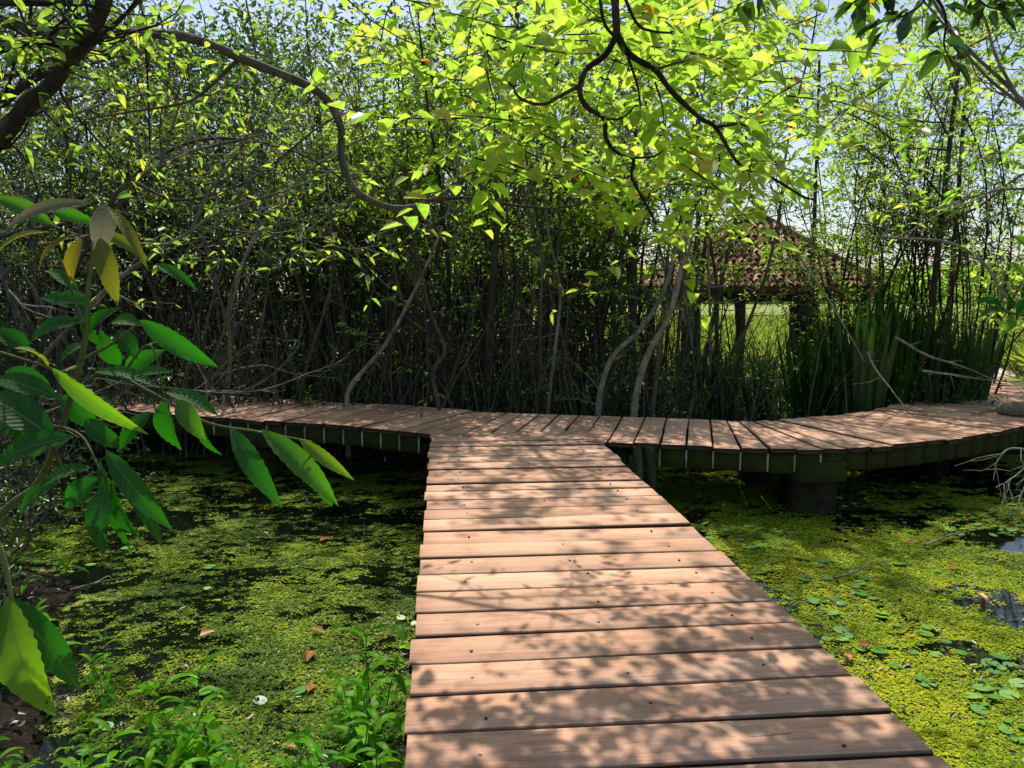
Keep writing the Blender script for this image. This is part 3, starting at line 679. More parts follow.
limb_tree('grey limb sweeping in from the left and dipping low above the thicket', 
    [(-30, 18, 4.6), (40, 33, 4.7), (110, 33, 4.8), (188, 38, 4.9), (250, 62, 5.0), (318, 92, 5.1), (340, 125, 5.2), (342, 160, 5.2), (356, 190, 5.2), (385, 206, 5.2), (412, 207, 5.2), (440, 196, 5.2), (480, 170, 5.2), (518, 152, 5.2), (529, 138, 5.2)], .040, .012, M['bark'],
    base=[(-4.6, 4.2, -.7), (-4.5, 4.3, 1.2), (-4.0, 4.5, 2.9)], twig=34, leafn=3,
    extra=[([(425, 201, 5.2), (470, 198, 5.2), (520, 206, 5.2), (560, 208, 5.2), (600, 196, 5.2), (622, 175, 5.2)], .014, .004),
           ([(480, 180, 5.2), (485, 200, 5.2), (520, 196, 5.3), (555, 180, 5.3)], .007, .003),
           ([(522, 150, 5.2), (560, 165, 5.2), (590, 164, 5.2)], .007, .003), ([(518, 150, 5.2), (545, 120, 5.2), (556, 100, 5.2)], .008, .003),
           ([(240, 58, 5), (200, 95, 4.9), (175, 105, 4.8), (130, 112, 4.8), (70, 122, 4.8)], .012, .004)])
limb_tree('heavy dark trunk leaning across the upper left corner', [(0, 138, 4.0), (28, 104, 4.0), (52, 84, 4.02), (70, 52, 4.0), (98, 18, 4.0), (112, -25, 4.0), (150, -90, 4.1)], .048, .036, M['bark_dark'],
    base=[(-3.9, 4.2, -.8), (-3.5, 4.1, .6), (-3.0, 4.0, 1.9)], twig=34, leafn=4,
    extra=[([(62, 62, 4), (100, 38, 4.0), (140, 0, 4.1)], .02, .01), ([(0, 50, 4), (40, 40, 4), (80, 50, 4)], .02, .015), ([(-10, 2, 4), (40, 3, 4), (72, 2, 4)], .02, .012)])
limb_tree('fork of crooked bare branches reaching right above the broad leaved shrub', [(158, 252, 6), (190, 232, 6), (215, 215, 6), (262, 198, 6), (305, 183, 6), (345, 165, 6)], .022, .005, M['bark_pale'],
    base=[(-5.0, 6.5, -.8), (-4.3, 6.3, .5), (-3.3, 6.1, 1.5)], twig=40, leafn=3,
    extra=[([(120, 190, 6), (155, 168, 6), (190, 152, 6), (240, 140, 6), (290, 128, 6)], .02, .006), ([(190, 232, 6), (210, 190, 6), (240, 150, 6), (250, 120, 6), (256, 60, 6), (246, 0, 6)], .014, .008),
           ([(65, 118, 6), (100, 105, 6), (140, 95, 6), (180, 85, 6), (220, 80, 6)], .012, .005), ([(205, 226, 6), (250, 232, 6), (290, 222, 6), (318, 230, 6), (345, 205, 6)], .008, .003)])
limb_tree('straight dark vine hanging down from the upper left', [(138, -90, 4.6), (140, -20, 4.6), (147, 70, 4.6), (150, 150, 4.6)], .007, .005, M['bark_dark'], twig=3, leafn=3, name='hanging_vine', cat='vine')
limb_tree('bare tangled tree arching over the left end of the curved boardwalk', [(60, 330, 8), (85, 250, 8), (130, 180, 8), (200, 140, 8), (290, 150, 8), (360, 190, 8)], .035, .008, M['bark'], base=[(-4.9, 8.2, -.8)], twig=46, leafn=3, lmat='leaf_olive',
    extra=[([(85, 250, 8), (70, 180, 8), (90, 110, 8), (150, 60, 8), (230, 40, 8)], .02, .006), ([(130, 180, 8), (180, 200, 8), (250, 180, 8), (330, 120, 8), (400, 100, 8)], .018, .005)])
limb_tree('crooked bare tree leaning right behind the fork of bare branches', [(230, 300, 9), (260, 230, 9), (310, 170, 9), (390, 130, 9), (470, 140, 9)], .03, .007, M['bark_pale'], base=[(-4.3, 11.3, -.8), (-3.9, 10.6, .7)], twig=40, leafn=3, lmat='leaf_olive',
    extra=[([(260, 230, 9), (250, 160, 9), (280, 90, 9), (330, 30, 9)], .02, .006), ([(310, 170, 9), (360, 180, 9), (420, 230, 9), (470, 240, 9)], .012, .004)])
# named stems rising from behind the boardwalk
heroes = [('pale leaning stem that forks left of centre behind the junction', [(347, 408, 10.6), (352, 385, 10.6), (385, 345, 10.6), (410, 300, 10.6), (428, 262, 10.6), (450, 205, 10.6), (462, 150, 10.7)], .05, .02, 'bark_pale'),
          ('pale stem with a kinked foot just left of the main boardwalk end', [(439, 410, 10.3), (433, 372, 10.3), (445, 350, 10.3), (430, 310, 10.3), (418, 260, 10.4), (400, 190, 10.4)], .05, .02, 'bark'),
          ('bent pale trunk directly right of the junction, left one of the pair', [(598, 416, 10.1), (602, 385, 10.1), (614, 355, 10.1), (640, 330, 10.1), (662, 295, 10.1), (676, 250, 10.1), (690, 180, 10.2)], .06, .025, 'bark_pale'),
          ('bent pale trunk right of the junction, right one of the pair', [(634, 417, 10.0), (638, 385, 10.0), (650, 350, 10.0), (668, 318, 10.0), (680, 275, 10.0), (688, 230, 10.0), (710, 150, 10.1)], .07, .03, 'bark_pale'),
          ('short mossy stem standing against the right hand bent trunk', [(652, 416, 10.3), (656, 380, 10.3), (660, 340, 10.3), (666, 280, 10.3), (670, 230, 10.4)], .05, .025, 'bark'),
          ('straight dark stem right behind the middle of the junction', [(575, 414, 10.8), (565, 350, 10.8), (550, 290, 10.8), (535, 210, 10.8), (520, 120, 10.9)], .045, .02, 'bark'),
          ('slim grey stem curving right beside the junction', [(548, 412, 10.6), (555, 350, 10.6), (560, 290, 10.6), (548, 230, 10.6), (540, 150, 10.6)], .035, .02, 'bark_pale'),
          ('pale slim stem behind the left part of the curved boardwalk', [(300, 400, 10.9), (312, 350, 10.9), (330, 290, 10.9), (335, 220, 10.9), (345, 150, 10.9)], .04, .02, 'bark'),
          ('long stem leaning left above the left part of the curved boardwalk', [(245, 396, 11.3), (235, 350, 11.2), (215, 280, 11.2), (195, 200, 11.2), (180, 120, 11.2)], .04, .02, 'bark')]
for lb, pts, ra, rb, bm in heroes:
    p0 = P(*pts[0]); limb_tree(lb, pts, ra*.78, rb*.8, M[bm], base=[(p0[0], p0[1]+.03, -.8)], twig=10, leafn=5, name='bent_tree')
limb_tree('right side arching pale branch reaching over the sword leaved plants', [(1060, 330, 7), (1010, 300, 7), (985, 265, 7), (950, 243, 7), (900, 238, 7), (860, 236, 7)], .028, .006, M['bark_pale'], base=[(6.2, 7.2, -.8), (5.7, 7.0, .4)], twig=10, leafn=4)
limb_tree('fan of thin stems crossing the upper right sky', [(1050, 130, 5), (1010, 88, 5), (960, 40, 5), (920, -20, 5)], .02, .008, M['bark_pale'], base=[(5.2, 4.9, -.8), (4.9, 4.9, 1.2)], twig=16, leafn=6,
    extra=[([(1035, 115, 5), (985, 75, 5), (940, 20, 5), (905, -20, 5)], .010, .006), ([(1050, 150, 5), (1000, 65, 5), (985, 20, 5), (960, -30, 5)], .012, .006), ([(1050, 190, 5), (1000, 190, 5), (950, 205, 5), (930, 210, 5)], .01, .003)])
limb_tree('thin dark branches slanting through the right hand crown', [(960, 240, 9), (915, 165, 9), (880, 130, 9), (840, 110, 9)], .018, .006, M['bark_dark'], base=[(6.6, 12.2, -.8), (6.1, 11.0, .9)], twig=14, leafn=6)

# understorey: tangle of dark leaves and fine stems, too many to count
um = MB(); ub = MB()
for q in range(2000):
    x = random.uniform(-10, 9.3); y = 10.55+random.random()**1.4*4.5
    if x > 6.5: y += (x-6.5)*1.0
    if x/y > .62 or (4.6 < x < 7 and y < 11.9): continue
    h = random.uniform(.6, 3.2)*(1 if x < 3.0 else .68); z = float(ground_h(np.array([x]), np.array([y]))[0])
    pt, rd = wander((x, y, z), rng.normal(0, .17, 3)+np.array([0, 0, 1]), h, 7, .11, .02, random.choice((.006, .009, .013, .018, .026))*random.uniform(.8, 1.2), .003); ub.tube(pt, rd, 4)
    foliate(um, pt, random.randint(0, 5), .065, spread=2.2, start=.1)
tag(ub.build('undergrowth_stems', M['bark']), 'tangle of thin stems filling the thicket floor', 'undergrowth', kind='stuff')
n = 30000; x = rng.uniform(-10, 7.0, n); y = 10.7+rng.random(n)**1.3*3.5; z = -.6+rng.random(n)**1.3*np.where(x > 2, 1.3, 1.3)*(.6+.6*vnoise(x, y, 2.))
um.leaves(np.stack([x, y, z], 1), unit(rng.normal(0, 1, (n, 3))), rng.uniform(.04, .10, n), rng.uniform(.02, .04, n))
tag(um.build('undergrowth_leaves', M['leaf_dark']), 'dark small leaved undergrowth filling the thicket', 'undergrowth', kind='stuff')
# far dense wood closing the view left and centre
fw = MB(); n = 125000
x = rng.uniform(-24, 2.9, n); y = 16.0+rng.random(n)*4+np.abs(x+4)*-.12; z = -.6+rng.random(n)**.95*(7.0+2.5*fbm(x, y*0, .5, 5))
cl2 = fbm(x, z, .9, 61) > .40-.40*(z < 3.2); cl2 &= ~((x > -5) & (z > 4.4) & (rng.random(n) < .6)); x, y, z = x[cl2], y[cl2], z[cl2]; n = len(x)
x = np.where((x > 2.6), x-2, x)
fw.leaves(np.stack([x, y, z], 1), unit(rng.normal(0, 1, (n, 3))), rng.uniform(.10, .22, n), rng.uniform(.05, .10, n), mi=0)
for q in range(260):
    x_ = random.uniform(-24, 2.6); y_ = random.uniform(15.5, 20); pt, rd = wander((x_, y_, -.7), (rng.normal(0, .1), rng.normal(0, .1), 1), random.uniform(4, 7), 7, .06, .03, random.uniform(.03, .07), .01)
    fw.tube(pt, rd, 5, mi=1)
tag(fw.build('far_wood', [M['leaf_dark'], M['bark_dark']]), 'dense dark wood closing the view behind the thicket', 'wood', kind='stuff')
# distant tree line beyond the meadow
tl = MB(); n = 16000; x = rng.uniform(-40, 260, n); y = rng.uniform(150, 175, n); z = rng.random(n)*(4+5*fbm(x, x*0, .06, 8))
tl.leaves(np.stack([x, y, z], 1), unit(rng.normal(0, 1, (n, 3))), 2.2, 1.3); tag(tl.build('distant_treeline', M['leaf_mid']), 'low hazy line of trees beyond the meadow', 'tree line', kind='stuff')
# meadow grass beyond
n = 60000; y = 14.5+rng.random(n)**1.5*40; x = rng.uniform(.12, .95, n)*y; gm = MB()
d = rng.normal(0, .35, (n, 3))+np.array([0, 0, 1.]); L = rng.uniform(.35, .9, n)*(1+.5*sstep(.58, .7, x/y)*sstep(24, 16, y)); kp = ~((x/y < .5) & (y < 19)) 
kp &= ~((np.abs(x-9.5) < 1.6) & (y < 18))
gx, gy, L, d = x[kp], y[kp], L[kp], d[kp]
gm.leaves(np.stack([gx, gy, ground_h(gx, gy)], 1), d, L, L*.05+.012, fold=.1, droop=.3)
tag(gm.build('meadow_grass', M['grass']), 'tall bright meadow grass beyond the thicket', 'grass', kind='stuff')

# ------------------------------------------------------------------ hut
def hut():
    c = np.array([5.35, 17.6, 0]); t = thing('hut', 'open sided hut with red clay tiled roof seen through the trees', 'hut', (c[0], c[1], -.62), rz=.03)
    ev, ap, hw = 2.28, 4.05, 2.12
    rf = MB(); rows = 17
    for side in range(4):
        ca, sa = math.cos(side*math.pi/2), math.sin(side*math.pi/2)
        for r in range(rows):
            t0, t1 = r/rows, (r+1.25)/rows; t1 = min(t1, 1)
            w0, w1 = hw*(1-t0), hw*(1-t1); n = max(1, int(2*w0/.155))
            for k in range(n):
                x0 = -w0+2*w0*k/n; x1 = -w0+2*w0*(k+1)/n; xm = (x0+x1)/2
                if abs(xm) > w1+.12: pass
                g_ = .012; jz = random.uniform(0, .05)
                def pt(x, tt, h): 
                    ww = hw*(1-tt); x = max(-ww-.02, min(ww+.02, x)); q = (x, -ww, ev+(ap-ev)*tt+h); return (q[0]*ca-q[1]*sa, q[0]*sa+q[1]*ca, q[2])
                vs = []
                for tt, lift in ((t0, .05), (t1, .0)):
                    for f_, hh in ((0, 0), (.25, .035), (.5, .05), (.75, .035), (1, 0)): vs.append(pt(x0+g_+(x1-x0-2*g_)*f_, tt, hh+lift+jz))
                rf.add(vs, [[q, q+1, q+6, q+5] for q in range(4)], random.random())
    # solid under-layer
    q4 = [(-hw, -hw), (hw, -hw), (hw, hw), (-hw, hw)]
    vs = [(a, b, ev) for a, b in q4]+[(0, 0, ap-.01)]+[(a*.97, b*.97, ev-.10) for a, b in q4]
    rf.add(vs, [[0, 1, 4, 4], [1, 2, 4, 4], [2, 3, 4, 4], [3, 0, 4, 4], [5, 8, 7, 6], [0, 5, 6, 1], [1, 6, 7, 2], [2, 7, 8, 3], [3, 8, 5, 0]], .1)
    roof = rf.build('roof', M['tile'], t)
    for (a, b) in q4:
        hp = MB(); hp.tube([(a*1.01, b*1.01, ev+.08), (0, 0, ap+.06)], .06, 7, a=.6); hp.build('ridge', M['tile'], t)
    for (a, b, r) in ((-.86, -.86, .14), (.30, -.86, .24), (.86, -.86, .11), (-.86, .86, .12), (.86, .86, .12), (-.35, -.86, .10)):
        p = MB(); p.tube(cr([(a*hw, b*hw, -.1), (a*hw+.02, b*hw, 1.2), (a*hw, b*hw, ev-.05)], 3), r, 10); p.build('post', M['bark_dark'], t)
    for k in (-1, 1):
        p = MB(); p.box((0, k*.86*hw, ev-.16), 2*.9*hw, .12, .16); p.build('beam', M['bark_dark'], t)
    for k in (-1, 1):
        p = MB(); p.box((k*.86*hw, 0, ev-.163), .12, 2*.9*hw, .15); p.build('beam', M['bark_dark'], t)
hut()

# ------------------------------------------------------------------ sword leaved clumps
def blade(mb, b, d, L, W, bend, a):
    n = 7; side = unit(np.cross(d, (0.01, -1, .1))); p = np.array(b, float); vs = []
    dd = unit(d)
    for k in range(n+1):
        t = k/n; w = W*(.55+.9*t-1.45*t**3.2)*.5 if t < 1 else .001; w = max(w, .001)
        vs += [p-side*w+np.cross(side, dd)*w*.3, p.copy(), p+side*w+np.cross(side, dd)*w*.3]; dd = unit(dd+np.array([bend[0], bend[1], -abs(bend[2])])*t); p = p+dd*L/n
    f = []
    for k in range(n): o = k*3; f += [[o, o+1, o+4, o+3], [o+1, o+2, o+5, o+4]]
    mb.add(vs, f, a)
def clump(nb, H, W, vr=(0, .93)):
    t = thing('sword_plant', 'x', 'plant'); mb = MB()
    for k in range(nb):
        a = random.random()*6.28; r = random.random()*.22; ln = random.uniform(.02, .2)
        blade(mb, (math.cos(a)*r, math.sin(a)*r, -.05), np.array([math.cos(a)*ln, math.sin(a)*ln, 1.]), H*random.uniform(.6, 1.1), W*random.uniform(.7, 1.2), (math.cos(a)*.03, math.sin(a)*.03, .01), random.uniform(*vr))
    mb.build('leaves', M['sword'], t); return t
cp = [clump(44, 2.1, .125), clump(38, 2.3, .135), clump(46, 1.9, .11)]
spots = [(5.05, 10.95, 1), (5.5, 11.1, 1), (5.9, 11.35, 1.0), (6.3, 11.7, .95), (4.6, 11.1, .85), (6.0, 12.1, 1.05), (6.7, 12.2, .95), (4.2, 10.9, .8), (3.7, 11.3, .75), (6.45, 11.3, .8), (3.1, 11.2, .7), (5.3, 12.0, 1.0), (6.9, 11.5, .85), (5.75, 11.8, 1.05), (6.2, 11.0, .7)]
place(cp, spots, 'dark clump of upright sword shaped leaves behind the right bend of the boardwalk', 'sword leaved clumps behind the right bend')
for k, (px, py, sc, lb) in enumerate([(838, 408, 1.0, 'plant with broad pale green sword leaves catching the sun behind the boardwalk'), (822, 400, 1.15, 'plant with a long broad leaf pair standing left of the pale green one')]):
    t = thing('broad_leaf_plant', lb, 'plant', (*G(px, py, -.25)[:2], -.62), rz=0, sc=sc); mb = MB()
    for q in range(7):
        a = random.uniform(-.2, 3.3); ln = random.uniform(.15, .5); blade(mb, (0, 0, 0), np.array([math.cos(a)*ln, -.05, 1.]), random.uniform(.8, 1.25), random.uniform(.10, .15), (math.cos(a)*.08, 0, .03), 1.0 if k == 0 and q < 4 else random.uniform(.2, .7))
    mb.build('leaves', M['sword'], t)
b_ = P(815, 335, 10.8); fl = thing('red_flower', 'small red flower spike glowing among the dark sword leaves', 'flower', (b_[0], b_[1], -.6)); mb = MB()
mb.tube([(0, 0, 0), (0, 0, b_[2]+.5)], .008, 5); mb.build('stem', M['stalk'], fl); mb = MB()
mb.leaves(np.stack([np.zeros(14), np.zeros(14), b_[2]+.45+np.linspace(0, .22, 14)], 1), unit(rng.normal(0, .6, (14, 3))+np.array([0, 0, .8])), .07, .035, a=np.zeros(14)); mb.build('petals', M['orange'], fl)

# ------------------------------------------------------------------ bushes on the right meadow edge
def bush(label, group, H, Wd_, n, lmat, size=.09, name='bush'):
    t = thing(name, label, 'bush', group=group); tr = MB(); lf = MB()
    for k in range(14):
        a = random.random()*6.28
        branchy(tr, lf, (rng.normal(0, .1), rng.normal(0, .1), -.1), (math.cos(a)*Wd_/H, math.sin(a)*Wd_/H, 1), H*random.uniform(.6, 1), .015, 1, size, n, kids=4)
    tr.build('stems', M['bark'], t); lf.build('foliage', lmat, t); return t
bp = [bush('x', 'g', 1.8, .9, 14, M['leaf_sun']), bush('x', 'g', 2.3, 1.0, 14, M['leaf_mid'])]
place(bp, [(12.4, 16.4, .8), (13.6, 17.5, .8), (9.9, 19.5, .9), (12.2, 20, 1.1), (14.5, 19, 1), (8.6, 21, .75), (14, 24, 1.2)], 'sunny yellow green bush at the meadow edge on the right', 'bushes at the meadow edge')
bp2 = [bush('x', 'g', 1.2, .8, 10, M['leaf_dark'], .07, 'shrub'), bush('x', 'g', 1.6, .7, 10, M['leaf_dark'], .08, 'shrub')]
place(bp2, [(-4.9, 7.4, 1), (-5.4, 8.4, 1.1), (-4.4, 6.3, .9), (-5.2, 5.6, 1), (-3.9, 5.0, .8), (-6.2, 10.9, 1.2), (-4.9, 11.4, 1), (-7.5, 10.5, 1.3), (-3.5, 4.0, .7), (-4.3, 3.6, 1)], 'dark shrub crowding the left bank of the pond', 'dark shrubs on the left bank')
place([bush('x', 'g', 1.0, .7, 8, M['leaf_mid'], .07, 'shrub')], [(6.3, 6.4, .7), (7.0, 7.4, .9)], ['low leafy shrub at the right edge of the pond nearer the viewer', 'low leafy shrub at the right edge of the pond beside the curved boardwalk'], 'shrubs on the right bank')

# ------------------------------------------------------------------ weeds
def weed(H, n, L, W, lab='x', mt='leaf_weed', ns=1, name='weed'):
    t = thing(name, lab, 'weed'); st = MB(); lf = MB()
    for s in range(ns):
        path, rad = wander((rng.normal(0, .04)*(ns > 1), rng.normal(0, .04)*(ns > 1), -.05), rng.normal(0, .14, 3)+np.array([0, 0, 1]), H*random.uniform(.7, 1.1), 8, .09, .02, .005, .002); st.tube(path, rad, 5)
        for k in range(n):
            t_ = (.3+.7*k/(n-1))*(len(path)-1.01); i = int(t_); b = path[i]+(path[i+1]-path[i])*(t_-i); a = k*2.4+random.random()
            l = L*(1.1-.35*k/n)*random.uniform(.8, 1.2); wv = W*l/L; up_ = .55 if k < n-2 else 1.3
            d = unit((math.cos(a), math.sin(a), up_)); side = unit(np.cross(d, (0, 0, 1))); p = b.copy(); vs = []; m = 6
            for q in range(m+1):
                u = q/m; ww = wv*.5*math.sin(math.pi*min(1, u*.94+.06))**.8*(1-u*.3) if q < m else .0008
                nrm = np.cross(side, d); vs += [p-side*ww+nrm*ww*.35, p.copy(), p+side*ww+nrm*ww*.35]
                d = unit(d+np.array([0, 0, -.22])); p = p+d*l/m
            f = []
            for q in range(m): o = q*3; f += [[o, o+1, o+4, o+3], [o+1, o+2, o+5, o+4]]
            lf.add(vs, f, random.random())
    st.build('stem', M['stalk'], t); lf.build('leaves', M[mt], t, smooth=True); return t
wp = [weed(.62, 9, .19, .052, ns=2), weed(.50, 8, .17, .045, ns=2), weed(.75, 11, .19, .05), weed(.38, 8, .15, .042, ns=2), weed(.26, 7, .12, .034, ns=3)]
def wplace(idx, px, py, sc, lb, gp, zb=None):
    q = G(px, py, -.66); zb = max(WZ-.02, float(ground_h(q[:1], q[1:2])[0]))
    if not wp[idx].get('used'): o = wp[idx]; o['used'] = 1; o.location = (q[0], q[1], zb); o.scale = (sc,)*3; o['label'] = lb; o['group'] = gp; o.rotation_euler = (0, 0, random.random()*6.28)
    else: o = dup(wp[idx], (q[0], q[1], zb), random.random()*6.28, sc, lb, gp, (rng.normal(0, .1), rng.normal(0, .1)))
g1 = 'weeds crowding the left edge of the boardwalk'
for k in range(17):
    y_ = random.uniform(2.7, 4.4); x_ = (base+dirm*y_-perp*Wd/2)[0]-random.random()**1.4*(.42+.12*(4.4-y_))-.12
    pxx = 512+F*x_/y_; pyy = 295+F*2.21/y_
    wplace(random.choice((0, 1, 2, 2, 0, 3)), pxx, pyy, random.uniform(.75, 1.15), 'bright green leafy weed growing against the left edge of the boardwalk', g1)
for k, (px, py, sc, lb) in enumerate([(183, 745, .95, 'leafy weed on bare pale stems, left of the fuller one on the bank'), (212, 740, 1.15, 'fuller leafy weed with broad tip leaves standing on the left bank'), (372, 700, 1.15, 'tallest weed beside the deck with broad drooping leaves')]):
    wplace((0, 2, 2)[k], px, py+15, sc, lb, 'tall weeds on the left')
for k in range(32):
    px = random.uniform(-20, 330); py = random.uniform(745, 890)+max(0, (px-150))*.25
    wplace(random.choice((3, 4, 4, 1)), px, py, random.uniform(.6, 1.05), 'low leafy weed on the bank in the lower left corner', 'low weeds on the lower left bank')
for k, (px, py) in enumerate([(20, 560), (45, 610), (10, 640), (60, 540), (95, 650)]):
    wplace(random.choice((0, 1)), px, py+40, .8, 'shaded weed under the broad leaved shrub on the left', 'shaded weeds on the left bank')
for o in wp:
    if 'used' in o: del o['used']
# sprigs on the curved boardwalk
def sprig(px, py, d, sc, lb, zb):
    t = weed(.32, 9, .10, .03, lb, ns=4, name='sprig'); q = P(px, py, d); t.location = (q[0], q[1], zb); t.scale = (sc,)*3
s_ = G(300, 406, 0); sprig(305, 405, float(s_[1]), 1.25, 'green leafy sprig growing over the back edge of the left boardwalk', -.12)
sprig(648, 470, 7.95, 1.0, 'thin green weed growing up past the corner right of the junction', -.5)
sprig(625, 462, 8.0, .8, 'small drooping weed tucked in the corner right of the junction', -.3)

# ------------------------------------------------------------------ dead branches
def deadbranch(lb, paths, tw=6):
    w0 = P(*paths[0][0]); st = MB()
    for pth in paths:
        c = cr([P(*q) for q in pth], 5); c = c+np.cumsum(rng.normal(0, .003, c.shape), axis=0); st.tube(c, np.linspace(.016, .006, len(c))*pth[0][2]/10, 5)
        for k in range(tw):
            i = random.randint(1, len(c)-2); pt, rd = wander(c[i], unit(c[i+1]-c[i])+rng.normal(0, .6, 3), random.uniform(.15, .5), 4, .2, -.02, .004, .0015); st.tube(pt, rd, 4)
    tag(st.build('dead_branch', M['dead'], loc=w0), lb, 'dead branch', 'dead branches')
deadbranch('pale dead branch pointing at the right end of the boardwalk', [[(895, 337, 9.5), (930, 357, 9.5), (965, 368, 9.5), (1000, 382, 9.5), (1030, 380, 9.5)], [(922, 371, 9.5), (958, 376, 9.5), (1000, 382, 9.5)]], 3)
deadbranch('pale fallen stick leaning on the back edge of the right boardwalk', [[(868, 352, 10), (876, 370, 10), (890, 388, 10), (905, 408, 10)]], 2)
deadbranch('long pale stick slanting down among the sword leaves', [[(795, 250, 10.6), (820, 285, 10.6), (842, 320, 10.6), (865, 362, 10.6)]], 2)
deadbranch('tangle of pale dead twigs arching over the left end of the curved boardwalk', [[(68, 405, 7.5), (90, 380, 7.5), (130, 385, 7.5), (200, 392, 7.8), (250, 395, 8)], [(100, 330, 7.5), (115, 355, 7.5), (130, 385, 7.5)], [(200, 392, 7.8), (215, 392, 8.6), (260, 392, 8.6), (310, 375, 8.6), (345, 362, 8.6)]], 9)
deadbranch('small arched dead twig above the left boardwalk', [[(150, 345, 8), (165, 340, 8), (185, 355, 8), (200, 375, 8), (205, 400, 8)]])
deadbranch('crooked pale stick hanging in front of the left boardwalk', [[(70, 415, 6.5), (95, 420, 6.5), (115, 412, 6.5), (140, 418, 6.5)]])
deadbranch('dead twigs arching low behind the left boardwalk', [[(205, 405, 11), (215, 375, 11), (240, 352, 11), (250, 345, 11)], [(205, 405, 11), (265, 380, 11), (300, 345, 11), (285, 340, 11)], [(215, 375, 11), (260, 365, 11), (290, 372, 11), (340, 378, 11)]], 8)
deadbranch('dead roots arching into the water at the right edge', [[(1040, 452, 6.6), (1010, 448, 6.6), (996, 462, 6.6), (992, 480, 6.6)], [(1040, 452, 6.6), (1015, 475, 6.5), (995, 488, 6.5)], [(1040, 452, 6.6), (1022, 495, 6.5), (1015, 520, 6.5)]], 5)
deadbranch('short pale twig at the left edge beneath the broad leaved shrub', [[(0, 425, 3.6), (30, 412, 3.6), (45, 405, 3.6)]], 4)
deadbranch('pale twig curving up at the left edge above the long leaves', [[(8, 290, 4), (30, 310, 4), (55, 322, 4)]], 2)
# log on the deck at the right
lg = MB(); q0 = G(1000, 411, .06); c = cr([G(996, 409, .05), G(1012, 409, .09), G(1040, 409, .10), G(1075, 407, .10)], 5)
lg.tube(c, [.02, .05, .075, .085, .09, .095, .10, .10, .105, .105, .105, .10, .10, .09, .09, .09], 9)
c2 = cr([G(998, 410, .04), G(985, 411, .03), G(978, 414, .03), G(970, 412, .02)], 3); lg.tube(c2, np.linspace(.02, .008, len(c2)), 5)
tag(lg.build('log', M['bark_pale'], smooth=True, loc=q0), 'brown weathered log lying on the right end of the boardwalk', 'log')

# ------------------------------------------------------------------ broad leaved shrub in the left foreground
def big_leaf(parent, loc, b, tip, W, tone, nrm=None, name='leaf', sag=.12, serr=.045):
    b = np.array(b); tip = np.array(tip); ax_ = tip-b; L = np.linalg.norm(ax_); d = ax_/L
    if nrm is None: nrm = unit(np.array([rng.normal(0, .35), -.75, .65+rng.normal(0, .25)]))
    side = unit(np.cross(d, nrm)); nrm = np.cross(side, d); mb = MB(); n = 22; vs = []; uv = []; cols = (-1, -.55, 0, .55, 1)
    for k in range(n+1):
        t = k/n; wv = W*.5*(math.sin(math.pi*t**.85)**.85)*(1-.12*t) if 0 < k < n else .0008
        if 0 < k < n: wv *= 1+serr*(1 if k % 2 else -1)*random.uniform(.3, 1.5)
        c = b+d*L*t+nrm*L*sag*math.sin(math.pi*t)
        for s in cols:
            vs.append(c+side*wv*s+nrm*(abs(s)*wv*.32+0.0016*math.sin(t*64-abs(s)*3)*(s != 0)*(wv > .003))); uv.append((.5+s*.5*min(1, wv/(W*.5)), t))
    f = []
    for k in range(n):
        for c in range(4): o = k*5+c; f.append([o, o+1, o+6, o+5])
    mb.add(vs, f, tone, uv); return mb.build(name, M['leaf_big'], parent, True, loc=loc)
